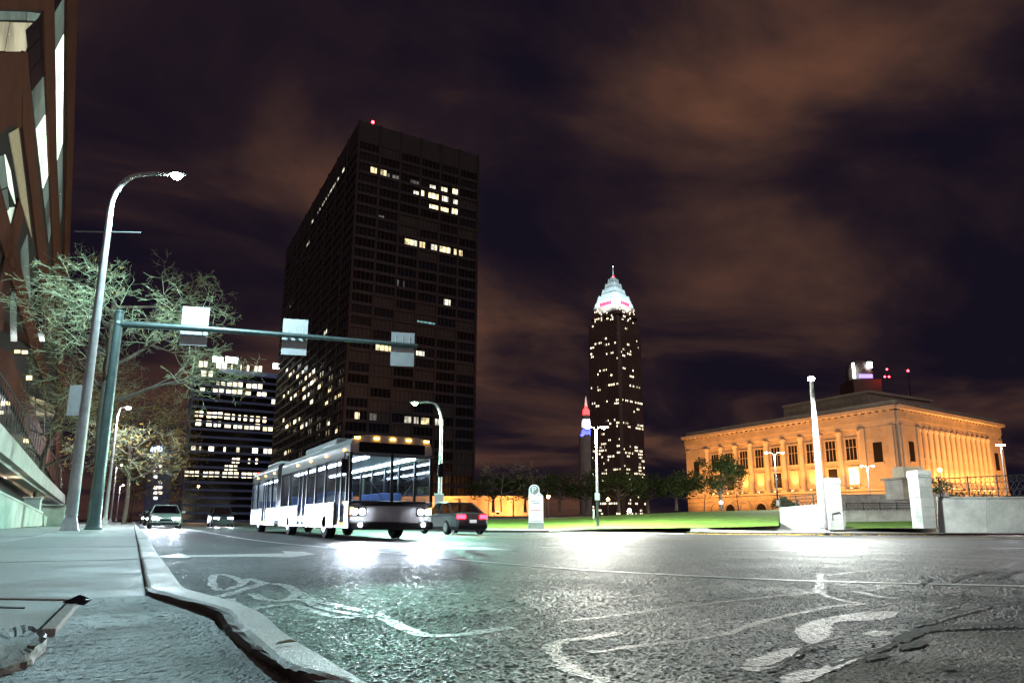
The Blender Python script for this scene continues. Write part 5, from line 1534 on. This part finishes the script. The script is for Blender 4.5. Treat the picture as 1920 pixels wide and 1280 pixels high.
def leaf_tree(name, label, base, H, Wd, seed, n=2600, m='green_leaf', group=None, trunk_h=.3, ls=.2):
    rnd = random.Random(seed)
    root = thing(name, label, 'tree', base, rnd.uniform(0, 6), group)
    lb_ = MB(); ccs = []
    MB().tube([(0, 0, -.4), (.05, 0, H * trunk_h * .6), (0, .1, H * .6)], [Wd * .035, Wd * .026, .04], 8).build('trunk', 'bark', root, smooth=True)
    for k in range(26):
        a = rnd.uniform(0, 2 * pi); e_ = rnd.uniform(-.55, 1.0); rr_ = rnd.uniform(.35, 1.0)
        c = Vector((cos(a) * rr_ * Wd / 2 * sqrt(max(.15, 1 - e_ * e_ * .8)), sin(a) * rr_ * Wd / 2 * sqrt(max(.15, 1 - e_ * e_ * .8)), H * (trunk_h + (1 - trunk_h) * (.42 + .5 * e_ * .9))))
        ccs.append((c, rnd.uniform(.10, .2) * Wd))
        st_ = Vector((0, .05, H * rnd.uniform(trunk_h * .7, .55)))
        lb_.tube([st_, st_.lerp(c, .5) + Vector((0, 0, -.15)), c], [Wd * .012, .03, .012], 4, caps=False)
    lb_.build('limbs', 'bark', root)
    lf_ = MB()
    for k in range(n):
        c, r_ = rnd.choice(ccs)
        v = Vector((rnd.gauss(0, 1), rnd.gauss(0, 1), rnd.gauss(0, .8))).normalized() * r_ * rnd.random() ** .45
        p = c + v
        a = Vector((rnd.uniform(-1, 1), rnd.uniform(-1, 1), rnd.uniform(-.6, .6))).normalized() * ls * rnd.uniform(.6, 1.2); b_ = a.orthogonal().normalized() * ls * .6
        lf_.quad(p - a, p - b_, p + a, p + b_)
    tag(lf_.build('crown', m, root), kind='stuff')
    return root
p = far(1352, 950, 100); leaf_tree('leafy_tree', 'round-crowned dark tree standing in front of the museum', p, 7.6, 9.6, 1, 4200)
p = far(1268, 952, 104); leaf_tree('leafy_tree', 'low spreading dark tree left of the round-crowned tree', p, 5.6, 8.5, 2, 3400)
TL = ['first', 'second', 'third', 'fourth', 'fifth', 'sixth']
for k, (px, D, h, w) in enumerate(((1215, 108, 5.8, 9), (1160, 104, 6.0, 9), (1100, 110, 6.2, 9), (1050, 112, 6.0, 8), (985, 120, 6.2, 9), (925, 122, 6.5, 9))):
    leaf_tree('leafy_tree', '%s dark tree from the right in the row behind the lawn' % TL[k], far(px, 956, D), h, w, 30 + k, 2400, group='dark trees behind the lawn')
for k, (px, D, h) in enumerate(((1000, 100, 7.5), (940, 96, 8), (1320, 120, 4.5), (1385, 118, 4.5))):
    bare_tree(('thin bare tree behind the parking sign', 'thin bare tree left of the parking sign', 'young bare tree left in the museum forecourt', 'young bare tree right in the museum forecourt')[k], far(px, 958, D), h, h * .5, 50 + k, .1, 0, 3, dens=.8)
p = far(1738, 905, 100); leaf_tree('shrub', 'orange-lit shrub above the booth by the right gate pillar', V((p.x, p.y, 2.0)), 5.6, 7.5, 8, 1800, 'shrub_leaf', trunk_h=.1)
p = far(1800, 905, 104); leaf_tree('shrub', 'wide dark shrub behind the iron fence', V((p.x, p.y, 1.2)), 4.0, 9.5, 18, 1800, 'shrub_leaf', trunk_h=.1)
p = far(1470, 940, 110); leaf_tree('shrub', 'small shrub behind the lamp at the museum arches', V((p.x, p.y, 1.2)), 3.6, 4.6, 19, 900, 'shrub_leaf', trunk_h=.1)

# ================================================================== VEHICLES (at rest, lights on)
mat('bus_white', (.34, .35, .37), .3, var=.12, vscale=1.2, coat=.4)
mat('bus_blue', (.03, .07, .25), .3, coat=.4)
mat('bus_black', (.012, .012, .014), .35)
mat('rubber', (.015, .015, .016), .85, bump=.3, bscale=30)
mat('rim_metal', (.4, .41, .42), .35, .8)
mat('seat_fabric', (.05, .09, .22), .8)
glass_mat('window_glass', (.86, .9, .92))
glass_mat('car_glass', (.22, .24, .26))
mat('bus_interior', (.55, .57, .6), .6)
mat('bus_tube', (.9, .9, .9), .4, emit=(.72, .84, 1.0), estr=26)
mat('head_lens', (.95, .95, .95), .2, emit=(.88, .94, 1.0), estr=300, sample=False)
mat('fog_lens', (.95, .95, .95), .2, emit=(.9, .95, 1.0), estr=90, sample=False)
mat('amber_lens', (.8, .35, .05), .3, emit=(1.0, .40, .05), estr=22, sample=False)
mat('tail_lens', (.5, .01, .01), .3, emit=(1.0, .015, .03), estr=16, sample=False)
mat('dest_glass', (.01, .01, .012), .1)
BX, BYf = 5.3, 19.0
bus = thing('articulated_bus', 'long white articulated city bus with lit windows coming up the road', 'bus', (BX, BYf, roadz(6.6)))
BW = 2.55
def bbox(name, x, y_, z, sx, sy, sz, m, par=bus, bev=0.0):
    return MB().box((0, 0, 0), (sx, sy, sz)).build(name, m, par, (x, y_, z), bevel=bev)
def roof_prof(y0, y1, name, m, par=bus):
    pr = [(0.0, 2.42), (0.0, 2.72), (.05, 2.86), (.2, 2.98), (.5, 3.05), (BW - .5, 3.05), (BW - .2, 2.98), (BW - .05, 2.86), (BW, 2.72), (BW, 2.42)]
    return MB().extrude([(x, y0, z) for x, z in pr], (0, y1 - y0, 0)).build(name, m, par, smooth=True)
def bus_unit(y0, y1, front):
    L_ = y1 - y0
    roof = roof_prof(y0 + (.12 if front else 0), y1, 'roof', 'bus_white')
    bbox('roof_unit', BW / 2, y0 + L_ * .55, 3.17, 1.7, L_ * .45, .26, 'bus_white', bev=.08)
    bbox('floor', BW / 2, y0 + L_ / 2, .42, BW - .12, L_ - .1, .08, 'bus_interior')
    # sides, broken at the doors
    doors = ((.45, 1.65), (5.6, 6.9)) if front else ((2.2, 3.4),)
    segs = []; c = 0.0
    for a, b_ in doors: segs.append((c, a)); c = b_
    segs.append((c, L_))
    for a, b_ in segs:
        if b_ - a < .05: continue
        bbox('side_panel', .03, y0 + (a + b_) / 2, .73, .06, b_ - a - .01, .78, 'bus_white', bev=.012)
        bbox('skirt_stripe', .0, y0 + (a + b_) / 2, .98, .012, b_ - a - .03, .14, 'bus_blue')
        n_ = max(1, round((b_ - a) / 1.45)); w_ = (b_ - a) / n_
        for k in range(n_):
            bbox('side_window', .03, y0 + a + w_ * (k + .5), 1.77, .02, w_ - .1, 1.28, 'window_glass')
            bbox('window_pillar', .035, y0 + a + w_ * (k + 1) - .05 if k < n_ - 1 else y0 + b_ - .05, 1.77, .07, .09, 1.30, 'bus_black')
    for a, b_ in doors:
        d_ = bbox('door', .04, y0 + (a + b_) / 2, 2.36, .05, b_ - a - .02, .1, 'bus_black')
        for q in (0, 1):
            yc = (a + (b_ - a) * (.25 + .5 * q)) - (a + b_) / 2
            bbox('door_pane', 0, yc, -1.02, .02, (b_ - a) / 2 - .12, 1.86, 'window_glass', d_)
            for e_ in (-1, 1): bbox('door_frame', 0, yc + e_ * ((b_ - a) / 4 - .035), -1.02, .04, .05, 1.94, 'bus_black', d_)
            bbox('door_frame', 0, yc, -1.97, .04, (b_ - a) / 2 - .03, .06, 'bus_black', d_)
    bbox('side_panel', BW - .03, y0 + L_ / 2, .73, .06, L_, .78, 'bus_white', bev=.012)
    n_ = round(L_ / 1.45); w_ = L_ / n_
    for k in range(n_):
        bbox('side_window', BW - .03, y0 + w_ * (k + .5), 1.77, .02, w_ - .1, 1.28, 'window_glass')
        bbox('window_pillar', BW - .035, y0 + w_ * (k + 1) - .05, 1.77, .07, .09, 1.30, 'bus_black')
    for x in (.55, BW - .55):
        bbox('light_tube', x, y0 + L_ / 2, 2.4, .14, L_ - .5, .03, 'bus_tube')
    for k in range(int((L_ - 3) / .95)):
        yy = y0 + 2.4 + k * .95
        if any(a - .5 < yy - y0 < b_ + .5 for a, b_ in doors): continue
        for x in (.45, BW - .45):
            s_ = bbox('seat', x, yy, .82, .8, .42, .1, 'seat_fabric', bev=.03)
            bbox('seat_back', 0, .2, .34, .8, .08, .62, 'seat_fabric', s_, .03)
    for k in range(int(L_ / 2.2)):
        bbox('marker_light', -.012, y0 + .7 + k * 2.2, 2.62, .03, .14, .06, 'amber_lens')
        bbox('marker_light', -.012, y0 + .9 + k * 2.2, .48, .03, .12, .05, 'amber_lens')
def wheel(y_, x, s_, r_=.48):
    w = MB().lathe([(.25, -.14), (r_ - .04, -.14), (r_, -.1), (r_, .1), (r_ - .04, .14), (.25, .14)], (0, 0, 0), 24, 'x').build('wheel', 'rubber', bus, (x, y_, r_), smooth=True)
    MB().lathe([(.27, -.02), (.24, .02), (.12, .01), (.1, .05), (.02, .05)] if s_ < 0 else [(.02, -.05), (.1, -.05), (.12, -.01), (.24, -.02), (.27, .02)], (s_ * .14, 0, 0), 20, 'x').build('rim', 'rim_metal', w)
    MB().lathe([(r_ + .09, -.02), (r_ + .09, .02)], (0, 0, 0), 24, 'x').build('arch', 'bus_black', w, (s_ * .02, 0, 0))
bus_unit(0, 10.4, True)
bus_unit(11.5, 18.2, False)
for y_ in (2.75, 8.5, 15.6):
    wheel(y_, .16, -1); wheel(y_, BW - .16, 1)
be = MB()
for k in range(9):
    y_ = 10.42 + k * .13; i_ = .02 if k % 2 else .10
    be.box((BW / 2, y_, 1.75), (BW - 2 * i_, .09, 2.4 - i_))
be.build('bellows', 'bus_black', bus)
# front
fm = [(.02, .34), (BW - .02, .34), (BW, .6), (BW, 1.0), (0, 1.0), (0, .6)]
MB().extrude([(x, -.02, z) for x, z in fm], (0, .14, 0)).build('front_panel', 'bus_white', bus, bevel=.04)
bbox('bumper', BW / 2, -.05, .42, BW + .02, .16, .22, 'bus_black', bev=.05)
for s_ in (0, 1):
    MB().extrude([(.07 + s_ * (BW / 2 - .045), .0, 1.06), (BW / 2 - .02 + s_ * (BW / 2 - .05), .0, 1.06), (BW / 2 - .02 + s_ * (BW / 2 - .05), .1, 2.5), (.07 + s_ * (BW / 2 - .045), .1, 2.5)], (0, .02, 0)).build('windshield', 'window_glass', bus)
for x in (.035, BW / 2, BW - .035): MB().extrude([(x - .04, -.01, 1.12), (x + .04, -.01, 1.12), (x + .04, .1, 2.52), (x - .04, .1, 2.52)], (0, .06, 0)).build('front_pillar', 'bus_black', bus)
bbox('destination_display', BW / 2, .09, 2.68, BW - .5, .06, .3, 'dest_glass', bev=.02)
MB().extrude([(.1, .1, 2.5), (BW - .1, .1, 2.5), (BW - .12, .13, 2.86), (.12, .13, 2.86)], (0, .04, 0)).build('front_cap', 'bus_white', bus)
for k in range(5):
    bbox('clearance_light', BW / 2 + (k - 2) * .5 * (1 if abs(k - 2) < 2 else 1.08), .12, 2.95, .14, .08, .05, 'amber_lens')
for s_ in (-1, 1):
    cx_ = BW / 2 + s_ * 1.0
    hl_ = bbox('headlight', cx_, -.03, .82, .46, .06, .24, 'bus_black', bev=.03)
    for q in (-.11, .11):
        MB().lathe([(.085, -.05), (.085, .0)], (q, 0, 0), 16, 'y').build('lens', 'head_lens', hl_)
    bbox('indicator', BW / 2 + s_ * 1.19, -.03, .83, .07, .05, .2, 'amber_lens')
    MB().lathe([(.055, -.04), (.055, .0)], (BW / 2 + s_ * .95, -.12, .45), 12, 'y').build('fog_light', 'fog_lens', bus)
    m_ = MB(); m_.tube([(BW / 2 + s_ * 1.2, .1, 2.45), (BW / 2 + s_ * 1.48, -.12, 2.5), (BW / 2 + s_ * 1.48, -.12, 2.3)], .022, 6)
    mo = m_.build('mirror', 'bus_black', bus); MB().box((BW / 2 + s_ * 1.48, -.12, 2.08), (.2, .1, .42)).build('mirror_head', 'bus_black', mo, bevel=.03)
    w_ = MB(); w_.tube([(BW / 2 + s_ * .25, -.03, 1.15), (BW / 2 + s_ * .7, .03, 1.75)], .014, 5); w_.build('wiper', 'bus_black', bus)
    lamp('SPOT', 'headlight_beam', bus, (cx_, -.12, .82), 2400, (.74, .86, 1.0), .1, (cx_ - .9, -16, -.2), radians(75), .75)
bbox('rear_panel', BW / 2, 18.2, 1.4, BW, .1, 2.1, 'bus_white')
for x in (.2, BW - .2): bbox('tail_light', x, 18.27, 1.0, .14, .06, .4, 'tail_lens')
for k in range(5): bbox('tail_light', BW / 2 + (k - 2) * .5, 18.15, 2.98, .14, .1, .05, 'tail_lens')
bbox('front_mask', BW / 2, .02, 1.03, BW, .1, .08, 'bus_black')
bbox('dashboard', BW / 2, .45, 1.08, BW - .2, .5, .12, 'bus_black', bev=.04)
bbox('driver_seat', BW - .65, 1.3, 1.0, .5, .5, .12, 'bus_black', bev=.03)

CARS = []
def car(label, loc, rz, paint, head=1400, spots=True, name='parked_car', kind='sedan'):
    t = thing(name, label, 'car', loc, rz)
    hgt = 0.0 if kind == 'sedan' else .22
    S = [(0, .60, .56), (.06, .74, .66), (.3, .84, .74), (1.0, .89, .88), (1.3, .90, .93), (2.5, .915, .95), (3.6, .905, .97), (4.1, .88, .98), (4.48, .80, .94), (4.6, .70, .62)]
    b = MB(); R_ = []
    for y_, hw, zt_ in S:
        zt_ += hgt * .6
        R_.append([(-hw * .9, y_, .2), (-hw, y_, .36), (-hw, y_, zt_ - .14), (-hw * .94, y_, zt_ - .02), (-hw * .5, y_, zt_ + .015), (0, y_, zt_ + .025), (hw * .5, y_, zt_ + .015), (hw * .94, y_, zt_ - .02), (hw, y_, zt_ - .14), (hw, y_, .36), (hw * .9, y_, .2)])
    for k in range(len(R_) - 1):
        for q in range(10): b.quad(R_[k][q], R_[k + 1][q], R_[k + 1][q + 1], R_[k][q + 1])
    b.poly(R_[0]); b.poly(R_[-1][::-1])
    b.build('body', paint, t, smooth=True)
    z0, z1 = .94 + hgt * .6, 1.43 + hgt
    yb = 4.1 if kind == 'sedan' else 4.5; yr = 3.25 if kind == 'sedan' else 4.25
    bot = [(-.82, 1.15), (.82, 1.15), (.84, 2.6), (.80, yb), (-.80, yb), (-.84, 2.6)]
    topp = [(-.62, 1.95), (.62, 1.95), (.64, 2.6), (.6, yr), (-.6, yr), (-.64, 2.6)]
    for k, nm in enumerate(('windshield', 'side_window', 'side_window', 'rear_window', 'side_window', 'side_window')):
        a, c = k, (k + 1) % 6
        MB().quad((*bot[a], z0), (*bot[c], z0), (*topp[c], z1), (*topp[a], z1)).build(nm, 'car_glass', t)
        MB().tube([(*bot[a], z0), (*topp[a], z1)], .035, 5).build('pillar', paint, t)
    MB().extrude([(x * 1.03, y_ if abs(y_ - 2.6) < .1 else y_ + (.03 if y_ > 3 else -.03), z1 - .01) for x, y_ in topp], (0, 0, .05)).build('roof', paint, t, bevel=.02)
    for y_ in (.86, 3.65):
        for s_ in (-1, 1):
            w = MB().lathe([(.2, -.1), (.3, -.1), (.33, -.07), (.33, .07), (.3, .1), (.2, .1)], (0, 0, 0), 18, 'x').build('wheel', 'rubber', t, (s_ * .82, y_, .33), smooth=True)
            MB().lathe([(.02, -.02), (.2, -.02), (.21, .02), (.02, .02)], (s_ * .1, 0, 0), 14, 'x').build('rim', 'rim_metal', w)
    for s_ in (-1, 1):
        MB().box((0, 0, 0), (.36, .1, .13)).build('headlight', 'head_lens', t, (s_ * .55, .06, .62 + hgt * .5), s_ * .25, bevel=.02)
        MB().box((0, 0, 0), (.4, .08, .17)).build('tail_light', 'tail_lens', t, (s_ * .56, 4.56, .80 + hgt * .5), -s_ * .2, bevel=.02)
        MB().box((0, 0, 0), (.2, .12, .14)).build('mirror', paint, t, (s_ * 1.0, 1.5, 1.0 + hgt * .6), bevel=.03)
        if spots: lamp('SPOT', 'headlight_beam', t, (s_ * .55, -.08, .64), head, (.72, .84, 1.0), .08, (s_ * .55 - 1.6, -18, -.3), radians(42), .75)
    MB().box((0, 0, 0), (1.5, .12, .16)).build('bumper', 'bus_black', t, (0, .02, .32), bevel=.03)
    MB().box((0, 0, 0), (1.45, .12, .18)).build('bumper', 'bus_black', t, (0, 4.57, .36), bevel=.03)
    MB().box((0, 0, 0), (.7, .04, .12)).build('grille', 'bus_black', t, (0, .015, .52))
    MB().box((0, 0, 0), (.34, .02, .14)).build('number_plate', 'sign_white_glow', t, (0, 4.63, .6), bevel=.005)
    return t
mat('paint_grey', (.10, .105, .115), .3, .4, coat=.6)
mat('paint_silver', (.42, .43, .45), .3, .6, coat=.6)
mat('paint_dark', (.02, .022, .03), .28, .3, coat=.6)
mat('paint_red', (.25, .02, .02), .3, .2, coat=.6)
tc_ = car('dark sedan driving away in the far lane with red tail lights', (13.4, 29.0, roadz(13.4)), 0, 'paint_grey', spots=True, head=900, name='sedan')
tc_.rotation_euler = (0, 0, pi); tc_.location = (13.4, 33.4, roadz(13.4))
tc_.rotation_euler = (0, 0, 0)
tc_.location = (13.4, 27.6, roadz(13.4)); tc_.rotation_euler = (0, 0, pi); tc_.location.y += 4.6
car('silver car with bright headlights coming along the kerb lane', (1.75, 46, roadz(1.75)), 0, 'paint_silver', 6000, name='sedan')
car('dark car behind the bus with its headlights on', (6.7, 62, roadz(6.7)), 0, 'paint_dark', 500, name='sedan', kind='suv')
car('distant car with headlights on in the kerb lane, second in line', (1.8, 70, roadz(1.8)), 0, 'paint_dark', 500, name='sedan')
car('farthest car in the kerb lane, third in line', (1.75, 100, roadz(1.75)), 0, 'paint_silver', 400, name='sedan', kind='suv')
o = car('small red car far off in the far lane, tail lights lit', (13.4, 62, roadz(13.4)), pi, 'paint_red', 0, False, name='sedan')
